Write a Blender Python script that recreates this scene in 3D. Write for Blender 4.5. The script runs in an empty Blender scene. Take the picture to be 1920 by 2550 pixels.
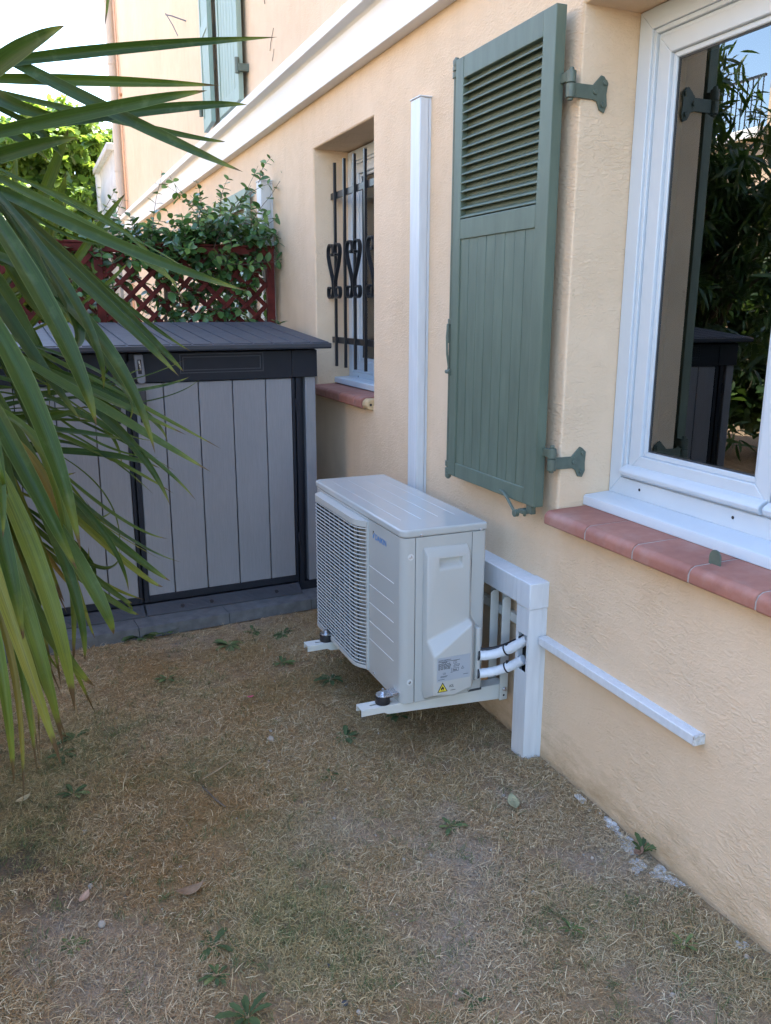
import bpy, bmesh, math, random
import numpy as np
from mathutils import Vector, Matrix

random.seed(7)
RNG = np.random.default_rng(11)
S = bpy.context.scene
COL = S.collection
R = math.radians

# ---------------------------------------------------------------- camera, sky, sun, exposure
cam_d = bpy.data.cameras.new('camera')
cam = bpy.data.objects.new('camera', cam_d)
COL.objects.link(cam)
cam_d.sensor_fit = 'HORIZONTAL'
cam_d.sensor_width = 36.0
cam_d.lens = 36.0 * 2066.0 / 1920.0
cam_d.clip_start = 0.02
cam_d.clip_end = 600
rx = Vector((0.92087438, -0.38985169, 0.00245793))
dn = Vector((-0.0906899, -0.22034313, -0.97119733))
fw = Vector((0.37916451, 0.89412782, -0.23826395))
cam.matrix_world = Matrix(((rx.x, -dn.x, -fw.x, -1.3545),
                           (rx.y, -dn.y, -fw.y, 0.0),
                           (rx.z, -dn.z, -fw.z, 1.35),
                           (0, 0, 0, 1)))
S.camera = cam

SUN_EL, SUN_AZ = R(58), R(62)          # azimuth from +y towards +x: behind the house
world = bpy.data.worlds.new('World')
S.world = world
world.use_nodes = True
wn = world.node_tree
sky = wn.nodes.new('ShaderNodeTexSky')
sky.sky_type = 'NISHITA'
sky.sun_disc = False
sky.sun_elevation = SUN_EL
sky.sun_rotation = SUN_AZ
sky.air_density = 1.0
sky.dust_density = 1.0
sky.ozone_density = 1.0
bg = wn.nodes['Background']
wn.links.new(sky.outputs[0], bg.inputs[0])
bg.inputs[1].default_value = 0.15

sun_d = bpy.data.lights.new('sun', 'SUN')
sun_d.energy = 4.0
sun_d.angle = R(0.53)
sun_d.color = (1.0, 0.94, 0.84)
sun = bpy.data.objects.new('sun', sun_d)
COL.objects.link(sun)
sdir = Vector((math.sin(SUN_AZ) * math.cos(SUN_EL), math.cos(SUN_AZ) * math.cos(SUN_EL), math.sin(SUN_EL)))
sun.rotation_euler = (-sdir).to_track_quat('-Z', 'Y').to_euler()
sun.location = (6, 2, 12)

S.view_settings.view_transform = 'Standard'
S.view_settings.look = 'None'
S.view_settings.gamma = 1.0
S.view_settings.exposure = 2.8
S.render.engine = 'CYCLES'
S.cycles.max_bounces = 8
S.cycles.diffuse_bounces = 5
S.cycles.transparent_max_bounces = 16
S.cycles.sample_clamp_indirect = 8
S.cycles.use_denoising = True
S.cycles.denoising_prefilter = 'NONE'

# ---------------------------------------------------------------- materials
def new_mat(name):
    m = bpy.data.materials.new(name)
    m.use_nodes = True
    nt = m.node_tree
    b = nt.nodes['Principled BSDF']
    return m, nt, b

def coords(nt):
    return nt.nodes.new('ShaderNodeTexCoord').outputs['Object']

def noise(nt, vec, scale, detail=4, rough=0.55, dist=0.0):
    n = nt.nodes.new('ShaderNodeTexNoise')
    n.inputs['Scale'].default_value = scale
    n.inputs['Detail'].default_value = detail
    n.inputs['Roughness'].default_value = rough
    n.inputs['Distortion'].default_value = dist
    if vec is not None:
        nt.links.new(vec, n.inputs['Vector'])
    return n.outputs['Fac']

def mapping(nt, vec, scale=(1, 1, 1), rot=(0, 0, 0)):
    n = nt.nodes.new('ShaderNodeMapping')
    n.inputs['Scale'].default_value = scale
    n.inputs['Rotation'].default_value = rot
    nt.links.new(vec, n.inputs['Vector'])
    return n.outputs['Vector']

def ramp(nt, fac, stops):
    n = nt.nodes.new('ShaderNodeValToRGB')
    e = n.color_ramp.elements
    while len(e) < len(stops):
        e.new(0.5)
    for k, (p, c) in enumerate(stops):
        e[k].position = p
        e[k].color = (*c, 1)
    nt.links.new(fac, n.inputs['Fac'])
    return n.outputs['Color']

def rampf(nt, fac, a, b):
    n = nt.nodes.new('ShaderNodeMapRange')
    n.inputs['From Min'].default_value = a
    n.inputs['From Max'].default_value = b
    nt.links.new(fac, n.inputs['Value'])
    return n.outputs['Result']

def mixc(nt, fac, a, b, mode='MIX'):
    n = nt.nodes.new('ShaderNodeMix')
    n.data_type = 'RGBA'
    n.blend_type = mode
    for sock, v in ((n.inputs[0], fac), (n.inputs[6], a), (n.inputs[7], b)):
        if isinstance(v, (int, float)):
            sock.default_value = v
        elif isinstance(v, tuple):
            sock.default_value = (*v, 1) if len(v) == 3 else v
        else:
            nt.links.new(v, sock)
    return n.outputs[2]

def math_(nt, op, a, b=0.0):
    n = nt.nodes.new('ShaderNodeMath')
    n.operation = op
    for sock, v in ((n.inputs[0], a), (n.inputs[1], b)):
        if isinstance(v, (int, float)):
            sock.default_value = v
        else:
            nt.links.new(v, sock)
    return n.outputs[0]

def bump(nt, b, height, strength=0.3, dist=0.002, prev=None):
    n = nt.nodes.new('ShaderNodeBump')
    n.inputs['Strength'].default_value = strength
    n.inputs['Distance'].default_value = dist
    nt.links.new(height, n.inputs['Height'])
    if prev is not None:
        nt.links.new(prev, n.inputs['Normal'])
    nt.links.new(n.outputs['Normal'], b.inputs['Normal'])
    return n.outputs['Normal']

def mat(name, col, rough=0.5, spec=0.5, var=0.08, vscale=6.0, bs=0.0, bscale=80.0, bdist=0.001, metal=0.0, stretch=None):
    """plain paint, plastic or metal: slightly uneven colour, gloss and surface"""
    m, nt, b = new_mat(name)
    v = coords(nt)
    if stretch:
        v = mapping(nt, v, stretch)
    n1 = noise(nt, v, vscale, 5)
    lo = tuple(max(0, c * (1 - var)) for c in col)
    hi = tuple(min(1, c * (1 + var)) for c in col)
    nt.links.new(ramp(nt, n1, [(0.3, lo), (0.7, hi)]), b.inputs['Base Color'])
    n2 = noise(nt, v, vscale * 3.1, 4)
    r = math_(nt, 'ADD', math_(nt, 'MULTIPLY', n2, 0.16), rough - 0.08)
    nt.links.new(r, b.inputs['Roughness'])
    b.inputs['Specular IOR Level'].default_value = spec
    b.inputs['Metallic'].default_value = metal
    if bs > 0:
        bump(nt, b, noise(nt, v, bscale, 3), bs, bdist)
    return m

def stucco(name, c_lo, c_hi, dirt=True):
    """trowelled render: short curved ridges over a fine grain"""
    m, nt, b = new_mat(name)
    v = coords(nt)
    big = noise(nt, v, 1.3, 4)
    mid = noise(nt, v, 9, 5)
    c = ramp(nt, math_(nt, 'ADD', math_(nt, 'MULTIPLY', big, 0.6), math_(nt, 'MULTIPLY', mid, 0.4)), [(0.35, c_lo), (0.65, c_hi)])
    streak = rampf(nt, noise(nt, mapping(nt, v, (1, 9, 0.35)), 1.0, 5, 0.65), 0.52, 0.75)
    c = mixc(nt, math_(nt, 'MULTIPLY', streak, 0.16), c, (0.46, 0.34, 0.23))
    if dirt:                                             # splash dirt with its own ragged outline at the foot of the wall
        sep = nt.nodes.new('ShaderNodeSeparateXYZ')
        nt.links.new(v, sep.inputs[0])
        edge = math_(nt, 'ADD', math_(nt, 'MULTIPLY', noise(nt, mapping(nt, v, (1, 7, 18)), 1.0, 6, 0.7), 0.5), -0.10)
        f = rampf(nt, math_(nt, 'SUBTRACT', edge, math_(nt, 'MULTIPLY', sep.outputs[2], 1.1)), 0.0, 0.22)
        c = mixc(nt, math_(nt, 'MULTIPLY', f, 0.75), c, (0.34, 0.235, 0.125))
        spots = rampf(nt, noise(nt, v, 38, 2), 0.74, 0.78)
        c = mixc(nt, math_(nt, 'MULTIPLY', spots, 0.22), c, (0.25, 0.18, 0.12))
    nt.links.new(c, b.inputs['Base Color'])
    b.inputs['Roughness'].default_value = 0.85
    b.inputs['Specular IOR Level'].default_value = 0.25
    tilt = mapping(nt, v, (1.0, 1.0, 2.1), (R(35), 0, 0))
    ridge = noise(nt, tilt, 40, 2.5, 0.5, 1.6)
    patch = rampf(nt, noise(nt, v, 4.2, 5, 0.62), 0.40, 0.66)
    ridge = math_(nt, 'MULTIPLY', rampf(nt, ridge, 0.42, 0.66), math_(nt, 'ADD', math_(nt, 'MULTIPLY', patch, 0.72), 0.28))
    grain = noise(nt, v, 170, 3, 0.6)
    h = math_(nt, 'ADD', ridge, math_(nt, 'MULTIPLY', grain, 0.35))
    h = math_(nt, 'ADD', h, math_(nt, 'MULTIPLY', noise(nt, v, 14, 3), 0.7))
    bump(nt, b, h, 0.54, 0.0034)
    return m

M = {}
M['stucco'] = stucco('peach_render', (0.652, 0.487, 0.328), (0.73, 0.560, 0.395))
M['stucco_far'] = stucco('peach_render_plain', (0.655, 0.490, 0.340), (0.725, 0.560, 0.405), False)
M['white_band'] = mat('white_masonry_paint', (0.80, 0.80, 0.79), 0.7, 0.3, 0.04, 3, 0.25, 90, 0.001)
M['pvc'] = mat('white_pvc', (0.55, 0.605, 0.65), 0.32, 0.5, 0.025, 5)
M['pvc_matt'] = mat('white_trunking_plastic', (0.60, 0.622, 0.645), 0.42, 0.5, 0.06, 7, stretch=(8, 8, 1))
M['ac'] = mat('ivory_painted_steel', (0.44, 0.445, 0.425), 0.16, 0.5, 0.015, 4)
M['ac_plastic'] = mat('ivory_plastic', (0.46, 0.46, 0.435), 0.40, 0.5, 0.02, 6)
M['ac_line'] = mat('ivory_rib', (0.60, 0.60, 0.58), 0.35, 0.5, 0.02, 6)
M['dark_in'] = mat('inside_shade', (0.012, 0.013, 0.015), 0.7, 0.2, 0.1, 8)  # near-black colour standing in for shade inside hollows
M['fan'] = mat('grey_fan_plastic', (0.05, 0.055, 0.06), 0.5, 0.4, 0.1, 10)
M['bracket'] = mat('ivory_bracket_paint', (0.58, 0.58, 0.54), 0.35, 0.5, 0.03, 9)
M['rubber'] = mat('black_rubber', (0.012, 0.012, 0.016), 0.5, 0.5, 0.2, 20)
M['zinc'] = mat('zinc_plated_steel', (0.62, 0.64, 0.68), 0.28, 0.5, 0.12, 60, metal=1.0)
M['green'] = mat('green_shutter_paint', (0.104, 0.136, 0.101), 0.52, 0.45, 0.13, 9, 0.10, 160, 0.0006, stretch=(3, 3, 0.6))
M['green_metal'] = mat('green_painted_iron', (0.096, 0.122, 0.094), 0.48, 0.5, 0.16, 40, 0.15, 120, 0.001)
M['green_far'] = mat('faded_green_shutter_paint', (0.25, 0.33, 0.27), 0.55, 0.5, 0.10, 14, stretch=(3, 3, 0.5))
M['iron'] = mat('black_wrought_iron', (0.014, 0.015, 0.018), 0.34, 0.5, 0.25, 40, 0.25, 160, 0.001)
M['shed_dark'] = mat('graphite_resin', (0.014, 0.017, 0.025), 0.55, 0.25, 0.10, 14, 0.20, 420, 0.0006)
M['shed_lid'] = mat('graphite_resin_lid', (0.050, 0.055, 0.068), 0.55, 0.3, 0.10, 9, 0.2, 420, 0.0006)
M['trellis'] = mat('red_wood_stain', (0.085, 0.014, 0.011), 0.6, 0.15, 0.45, 18, 0.3, 90, 0.001, stretch=(1, 1, 1))
M['copper'] = mat('dull_copper', (0.55, 0.30, 0.18), 0.45, 0.5, 0.15, 20, metal=0.6)
M['white_stone'] = mat('white_cast_stone', (0.50, 0.50, 0.49), 0.8, 0.3, 0.1, 6)
M['terrace'] = mat('terrace_render', (0.40, 0.36, 0.31), 0.9, 0.2, 0.1, 3)
M['pipe'] = mat('cream_pvc_pipe', (0.52, 0.44, 0.36), 0.5, 0.4, 0.04, 4)
M['wrap'] = mat('white_tape_wrap', (0.66, 0.69, 0.73), 0.45, 0.5, 0.05, 30, 0.8, 75, 0.004)
M['tile_deck'] = mat('grey_deck_tile_resin', (0.115, 0.122, 0.132), 0.65, 0.35, 0.25, 24, 0.3, 200, 0.001)
M['bark'] = mat('brown_bark', (0.13, 0.10, 0.075), 0.9, 0.2, 0.35, 14, 0.8, 40, 0.01)
M['roof'] = mat('clay_roof', (0.38, 0.18, 0.11), 0.8, 0.3, 0.2, 6)
M['sticker'] = mat('silver_label', (0.36, 0.39, 0.43), 0.4, 0.5, 0.03, 9)
M['yellow'] = mat('yellow_sticker', (0.72, 0.58, 0.06), 0.4, 0.5, 0.03, 9)
M['ink'] = mat('black_ink', (0.012, 0.012, 0.016), 0.5, 0.4, 0.1, 9)
M['blue'] = mat('blue_print', (0.005, 0.16, 0.46), 0.4, 0.5, 0.05, 9)
M['mortar'] = mat('grey_mortar', (0.36, 0.34, 0.32), 0.9, 0.2, 0.2, 30, 0.6, 120, 0.002)
M['ochre'] = mat('ochre_mortar', (0.50, 0.36, 0.20), 0.9, 0.2, 0.2, 30, 0.6, 90, 0.004)
M['cement'] = mat('white_cement', (0.52, 0.515, 0.50), 0.95, 0.2, 0.35, 40, 1.0, 90, 0.012)
M['stone'] = mat('pale_stone', (0.34, 0.30, 0.25), 0.85, 0.3, 0.2, 40, 0.4, 120, 0.002)
M['stone_dark'] = mat('dark_stone', (0.08, 0.075, 0.08), 0.8, 0.3, 0.2, 40, 0.4, 120, 0.002)
M['dryleaf'] = mat('dry_leaf', (0.30, 0.22, 0.13), 0.8, 0.3, 0.25, 25)
M['curtain'] = mat('grey_curtain', (0.35, 0.35, 0.36), 0.9, 0.2, 0.05, 3)
M['padlock'] = mat('grey_plastic_latch', (0.16, 0.17, 0.20), 0.45, 0.5, 0.05, 9)

def shed_panel_mat():
    m, nt, b = new_mat('brushed_grey_resin')
    v = coords(nt)
    n1 = noise(nt, mapping(nt, v, (60, 60, 2.5)), 6, 5, 0.7)
    n2 = noise(nt, v, 2.2, 3)
    f = math_(nt, 'ADD', math_(nt, 'MULTIPLY', n1, 0.55), math_(nt, 'MULTIPLY', n2, 0.45))
    nt.links.new(ramp(nt, f, [(0.3, (0.182, 0.188, 0.208)), (0.7, (0.258, 0.266, 0.290))]), b.inputs['Base Color'])
    b.inputs['Roughness'].default_value = 0.62
    bump(nt, b, noise(nt, mapping(nt, v, (60, 60, 4)), 5, 4, 0.7), 0.25, 0.0008)
    return m
M['shed_panel'] = shed_panel_mat()

def terracotta():
    m, nt, b = new_mat('terracotta')
    v = coords(nt)
    f = math_(nt, 'ADD', math_(nt, 'MULTIPLY', noise(nt, v, 4, 5), 0.6), math_(nt, 'MULTIPLY', noise(nt, v, 30, 5), 0.4))
    c = ramp(nt, f, [(0.32, (0.25, 0.095, 0.07)), (0.55, (0.34, 0.14, 0.10)), (0.72, (0.42, 0.20, 0.15))])
    haze = rampf(nt, noise(nt, v, 7, 5, 0.7), 0.5, 0.75)
    c = mixc(nt, math_(nt, 'MULTIPLY', haze, 0.3), c, (0.45, 0.34, 0.31))
    nt.links.new(c, b.inputs['Base Color'])
    b.inputs['Roughness'].default_value = 0.62
    bump(nt, b, noise(nt, v, 90, 4), 0.25, 0.0015)
    return m
M['terracotta'] = terracotta()

def glass_mat(name, tint):
    m, nt, b = new_mat(name)
    nt.nodes.remove(b)
    tr = nt.nodes.new('ShaderNodeBsdfTransparent')
    tr.inputs[0].default_value = (*tint, 1)
    gl = nt.nodes.new('ShaderNodeBsdfGlossy')
    gl.inputs['Roughness'].default_value = 0.0
    gl.inputs[0].default_value = (0.93, 0.95, 0.95, 1)
    fr = nt.nodes.new('ShaderNodeFresnel')
    fr.inputs[0].default_value = 2.6
    mx = nt.nodes.new('ShaderNodeMixShader')
    nt.links.new(fr.outputs[0], mx.inputs[0])
    nt.links.new(tr.outputs[0], mx.inputs[1])
    nt.links.new(gl.outputs[0], mx.inputs[2])
    nt.links.new(mx.outputs[0], nt.nodes['Material Output'].inputs[0])
    return m
M['glass'] = glass_mat('double_glazing', (0.62, 0.66, 0.66))

def leaf_mat(name, stops, rough=0.42, trans=0.25, tcol=(0.25, 0.42, 0.05), spec=0.5, bs=0.0):
    """foliage: each leaf's own colour comes from its 'tone' attribute; thin leaves let light through"""
    m, nt, b = new_mat(name)
    a = nt.nodes.new('ShaderNodeAttribute')
    a.attribute_name = 'tone'
    c = ramp(nt, a.outputs['Fac'], stops)
    v = coords(nt)
    c = mixc(nt, 0.35, c, mixc(nt, noise(nt, v, 35, 4), (0.6, 0.6, 0.6), (1.4, 1.4, 1.4)), 'MULTIPLY')
    nt.links.new(c, b.inputs['Base Color'])
    b.inputs['Roughness'].default_value = rough
    b.inputs['Specular IOR Level'].default_value = spec
    if trans > 0:
        t = nt.nodes.new('ShaderNodeBsdfTranslucent')
        nt.links.new(mixc(nt, 0.6, c, tcol), t.inputs[0])
        mx = nt.nodes.new('ShaderNodeMixShader')
        mx.inputs[0].default_value = trans
        nt.links.new(b.outputs[0], mx.inputs[1])
        nt.links.new(t.outputs[0], mx.inputs[2])
        nt.links.new(mx.outputs[0], nt.nodes['Material Output'].inputs[0])
    return m

def yucca_mat():
    m, nt, b = new_mat('yucca_leaf')
    a = nt.nodes.new('ShaderNodeAttribute'); a.attribute_name = 'tone'
    al = nt.nodes.new('ShaderNodeAttribute'); al.attribute_name = 'along'
    ac = nt.nodes.new('ShaderNodeAttribute'); ac.attribute_name = 'across'
    c = ramp(nt, a.outputs['Fac'], [(0.0, (0.014, 0.034, 0.008)), (0.45, (0.030, 0.062, 0.010)), (0.75, (0.082, 0.118, 0.014)), (0.9, (0.15, 0.17, 0.022)), (1.0, (0.22, 0.15, 0.035))])
    v = coords(nt)
    # fine length-wise veins
    comb = nt.nodes.new('ShaderNodeCombineXYZ')
    nt.links.new(math_(nt, 'MULTIPLY', ac.outputs['Fac'], 20), comb.inputs[0])
    nt.links.new(math_(nt, 'MULTIPLY', al.outputs['Fac'], 3), comb.inputs[1])
    nt.links.new(math_(nt, 'MULTIPLY', a.outputs['Fac'], 50), comb.inputs[2])
    vein = noise(nt, comb.outputs[0], 1.0, 3, 0.6)
    c = mixc(nt, 0.85, c, mixc(nt, rampf(nt, vein, 0.3, 0.7), (0.55, 0.55, 0.55), (1.45, 1.42, 1.3)), 'MULTIPLY')
    pale = rampf(nt, noise(nt, v, 24, 4, 0.6), 0.56, 0.72)
    c = mixc(nt, math_(nt, 'MULTIPLY', pale, 0.22), c, (0.16, 0.21, 0.10))
    # yellowed, then browned tip with an uneven start
    wob = math_(nt, 'ADD', al.outputs['Fac'], math_(nt, 'MULTIPLY', noise(nt, v, 60, 3), 0.08))
    wob = math_(nt, 'ADD', wob, math_(nt, 'MULTIPLY', math_(nt, 'SUBTRACT', a.outputs['Fac'], 0.5), 0.10))
    c = mixc(nt, math_(nt, 'MULTIPLY', rampf(nt, wob, 0.82, 1.02), 0.75), c, (0.23, 0.24, 0.04))
    c = mixc(nt, rampf(nt, wob, 0.955, 0.99), c, (0.10, 0.055, 0.028))
    edge = rampf(nt, math_(nt, 'ABSOLUTE', math_(nt, 'SUBTRACT', ac.outputs['Fac'], 0.5)), 0.455, 0.5)
    c = mixc(nt, math_(nt, 'MULTIPLY', edge, 0.5), c, (0.20, 0.26, 0.10))
    nt.links.new(c, b.inputs['Base Color'])
    b.inputs['Roughness'].default_value = 0.46
    b.inputs['Specular IOR Level'].default_value = 0.27
    bump(nt, b, vein, 0.25, 0.0012)
    t = nt.nodes.new('ShaderNodeBsdfTranslucent')
    nt.links.new(mixc(nt, 0.5, c, (0.20, 0.34, 0.03)), t.inputs[0])
    mx = nt.nodes.new('ShaderNodeMixShader'); mx.inputs[0].default_value = 0.16
    nt.links.new(b.outputs[0], mx.inputs[1]); nt.links.new(t.outputs[0], mx.inputs[2])
    nt.links.new(mx.outputs[0], nt.nodes['Material Output'].inputs[0])
    return m
M['yucca'] = yucca_mat()
M['jasmine'] = leaf_mat('jasmine_leaf', [(0, (0.022, 0.060, 0.026)), (0.5, (0.050, 0.125, 0.040)), (1, (0.150, 0.250, 0.055))], 0.32, 0.18)
M['tree_leaf'] = leaf_mat('tree_leaf', [(0, (0.030, 0.070, 0.022)), (0.5, (0.085, 0.160, 0.030)), (1, (0.20, 0.28, 0.05))], 0.35, 0.45, (0.38, 0.55, 0.06))
M['hedge_leaf'] = leaf_mat('hedge_leaf', [(0, (0.020, 0.045, 0.016)), (0.6, (0.045, 0.090, 0.028)), (1, (0.09, 0.15, 0.04))], 0.4, 0.2)
M['weed'] = leaf_mat('weed_leaf', [(0, (0.040, 0.068, 0.030)), (0.6, (0.075, 0.112, 0.045)), (1, (0.15, 0.19, 0.07))], 0.7, 0.15, spec=0.25)

def attr_col_mat(name, rough=0.8, trans=0.0):
    m, nt, b = new_mat(name)
    a = nt.nodes.new('ShaderNodeAttribute'); a.attribute_name = 'Col'
    nt.links.new(a.outputs['Color'], b.inputs['Base Color'])
    b.inputs['Roughness'].default_value = rough
    b.inputs['Specular IOR Level'].default_value = 0.25
    return m
M['grass'] = attr_col_mat('grass_blades')

def ground_mat():
    m, nt, b = new_mat('dry_lawn_soil')
    a = nt.nodes.new('ShaderNodeAttribute'); a.attribute_name = 'Col'
    v = coords(nt)
    n1 = noise(nt, v, 45, 6, 0.7)
    n2 = noise(nt, v, 190, 4, 0.7)
    f = math_(nt, 'ADD', math_(nt, 'MULTIPLY', n1, 0.5), math_(nt, 'MULTIPLY', n2, 0.5))
    c = mixc(nt, 0.8, a.outputs['Color'], ramp(nt, f, [(0.3, (0.40, 0.38, 0.36)), (0.5, (1.0, 0.98, 0.95)), (0.7, (1.6, 1.5, 1.38))]), 'MULTIPLY')
    grit = rampf(nt, noise(nt, v, 330, 2), 0.70, 0.74)
    c = mixc(nt, math_(nt, 'MULTIPLY', grit, 0.5), c, (0.42, 0.38, 0.33))
    nt.links.new(c, b.inputs['Base Color'])
    b.inputs['Roughness'].default_value = 0.95
    b.inputs['Specular IOR Level'].default_value = 0.15
    bump(nt, b, math_(nt, 'ADD', n1, math_(nt, 'MULTIPLY', n2, 0.6)), 0.9, 0.012)
    return m
M['ground'] = ground_mat()

# ---------------------------------------------------------------- mesh helpers
BASE = {}                                    # thing -> its base point; parts are built in world coordinates minus that point

def tag(o, label=None, cat=None, group=None, kind=None):
    if label: o['label'] = label
    if cat: o['category'] = cat
    if group: o['group'] = group
    if kind: o['kind'] = kind
    return o

def thing(name, label, cat, loc=(0, 0, 0), rotz=0.0, group=None):
    o = bpy.data.objects.new(name, None)
    o.empty_display_size = 0.1
    COL.objects.link(o)
    o.location = loc
    o.rotation_euler = (0, 0, rotz)
    BASE[o.name] = Vector((0, 0, 0)) if rotz else Vector(loc)
    return tag(o, label, cat, group)

class MB:
    def __init__(self):
        self.v, self.f = [], []
    def add(self, vs, fs):
        k = len(self.v)
        self.v += [tuple(p) for p in vs]
        self.f += [tuple(i + k for i in f) for f in fs]
        return self
    def box(self, x0, x1, y0, y1, z0, z1):
        vs = [(x, y, z) for x in (x0, x1) for y in (y0, y1) for z in (z0, z1)]
        return self.add(vs, [(0, 1, 3, 2), (4, 6, 7, 5), (0, 4, 5, 1), (2, 3, 7, 6), (0, 2, 6, 4), (1, 5, 7, 3)])
    def obox(self, c, ax, ay, az):
        """box from centre and three half-axis vectors"""
        c, ax, ay, az = Vector(c), Vector(ax), Vector(ay), Vector(az)
        vs = [c + ax * i + ay * j + az * k for i in (-1, 1) for j in (-1, 1) for k in (-1, 1)]
        return self.add(vs, [(0, 1, 3, 2), (4, 6, 7, 5), (0, 4, 5, 1), (2, 3, 7, 6), (0, 2, 6, 4), (1, 5, 7, 3)])
    def prism(self, poly, a, b, axis):
        n = len(poly)
        def P(p, t):
            return {'x': (t, p[0], p[1]), 'y': (p[0], t, p[1]), 'z': (p[0], p[1], t)}[axis]
        vs = [P(p, a) for p in poly] + [P(p, b) for p in poly]
        fs = [tuple(range(n)), tuple(range(2 * n - 1, n - 1, -1))]
        fs += [(i, n + i, n + (i + 1) % n, (i + 1) % n) for i in range(n)]
        return self.add(vs, fs)
    def tube(self, pts, r, n=10, cap=True, flat=1.0):
        pts = [Vector(p) for p in pts]
        m = len(pts)
        rs = r if isinstance(r, (list, tuple)) else [r] * m
        t0 = (pts[1] - pts[0]).normalized()
        up = Vector((0, 0, 1)) if abs(t0.z) < 0.9 else Vector((1, 0, 0))
        vs = []
        for i, p in enumerate(pts):
            t = (pts[min(i + 1, m - 1)] - pts[max(i - 1, 0)]).normalized()
            s = t.cross(up).normalized()
            u = s.cross(t).normalized()
            up = u
            for k in range(n):
                a = 2 * math.pi * k / n
                vs.append(p + s * math.cos(a) * rs[i] + u * math.sin(a) * rs[i] * flat)
        fs = [(i * n + k, i * n + (k + 1) % n, (i + 1) * n + (k + 1) % n, (i + 1) * n + k) for i in range(m - 1) for k in range(n)]
        if cap:
            fs += [tuple(range(n)), tuple(range(m * n - 1, (m - 1) * n - 1, -1))]
        return self.add(vs, fs)
    def cyl(self, c, axis, r, h, n=20, r2=None):
        d = {'x': Vector((1, 0, 0)), 'y': Vector((0, 1, 0)), 'z': Vector((0, 0, 1))}[axis] if isinstance(axis, str) else Vector(axis).normalized()
        c = Vector(c)
        return self.tube([c, c + d * h], [r, r if r2 is None else r2], n)
    def strip(self, pts, wdir, w, th):
        """flat bar bent along pts; wdir is the width direction"""
        pts = [Vector(p) for p in pts]
        wd = Vector(wdir).normalized() * (w / 2)
        m = len(pts)
        vs = []
        for i, p in enumerate(pts):
            t = (pts[min(i + 1, m - 1)] - pts[max(i - 1, 0)]).normalized()
            nn = t.cross(wd).normalized() * (th / 2)
            vs += [p + wd + nn, p - wd + nn, p - wd - nn, p + wd - nn]
        fs = [(i * 4 + k, i * 4 + (k + 1) % 4, (i + 1) * 4 + (k + 1) % 4, (i + 1) * 4 + k) for i in range(m - 1) for k in range(4)]
        fs += [(0, 1, 2, 3), (m * 4 - 1, m * 4 - 2, m * 4 - 3, m * 4 - 4)]
        return self.add(vs, fs)
    def build(self, name, m, parent=None, bevel=0.0, seg=2, smooth=35, root=None, fix=True):
        base = Vector((0, 0, 0))
        if parent is not None:
            q = parent
            while q.parent is not None:
                q = q.parent
            base = BASE.get(q.name, base)
        elif root is not None:
            base = Vector(root)
        me = bpy.data.meshes.new(name)
        me.from_pydata([(p[0] - base.x, p[1] - base.y, p[2] - base.z) for p in self.v], [], self.f)
        if fix:
            bm = bmesh.new()
            bm.from_mesh(me)
            bmesh.ops.recalc_face_normals(bm, faces=bm.faces)
            bm.to_mesh(me)
            bm.free()
        me.materials.append(M[m] if isinstance(m, str) else m)
        if smooth:
            me.polygons.foreach_set('use_smooth', [True] * len(me.polygons))
            me.set_sharp_from_angle(angle=R(smooth))
        o = bpy.data.objects.new(name, me)
        COL.objects.link(o)
        if parent is not None:
            o.parent = parent
        elif root is not None:
            o.location = root
        if bevel > 0:
            b = o.modifiers.new('bevel', 'BEVEL')
            b.width = bevel
            b.segments = seg
            b.limit_method = 'ANGLE'
            b.angle_limit = R(38)
            b.harden_normals = False
        return o

def rect_hole_rings(mb, y0, y1, z0, z1, rings):
    """rings of the same rectangle, each (grow, x): joined into a sleeve"""
    k = len(mb.v)
    vs, fs = [], []
    for g, x in rings:
        vs += [(x, y0 - g, z0 - g), (x, y1 + g, z0 - g), (x, y1 + g, z1 + g), (x, y0 - g, z1 + g)]
    for i in range(len(rings) - 1):
        for j in range(4):
            fs.append((i * 4 + j, i * 4 + (j + 1) % 4, i * 4 + 4 + (j + 1) % 4, i * 4 + 4 + j))
    mb.add(vs, fs)

def text_part(name, body, size, origin, xdir, ydir, m, parent, squeeze=1.0, bold=0.0):
    cu = bpy.data.curves.new(name, 'FONT')
    cu.body = body
    cu.size = 1.0
    cu.offset = bold
    cu.extrude = 0.0
    tmp = bpy.data.objects.new('tmp_text', cu)
    COL.objects.link(tmp)
    dg = bpy.context.evaluated_depsgraph_get()
    me = bpy.data.meshes.new_from_object(tmp.evaluated_get(dg))
    bpy.data.objects.remove(tmp)
    me.name = name
    q = parent
    while q.parent is not None:
        q = q.parent
    base = BASE.get(q.name, Vector((0, 0, 0)))
    X, Y, O = Vector(xdir).normalized(), Vector(ydir).normalized(), Vector(origin) - base
    for v in me.vertices:
        v.co = O + X * v.co.x * size * squeeze + Y * v.co.y * size
    me.materials.clear()
    me.materials.append(M[m])
    o = bpy.data.objects.new(name, me)
    COL.objects.link(o)
    o.parent = parent
    return o

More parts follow.
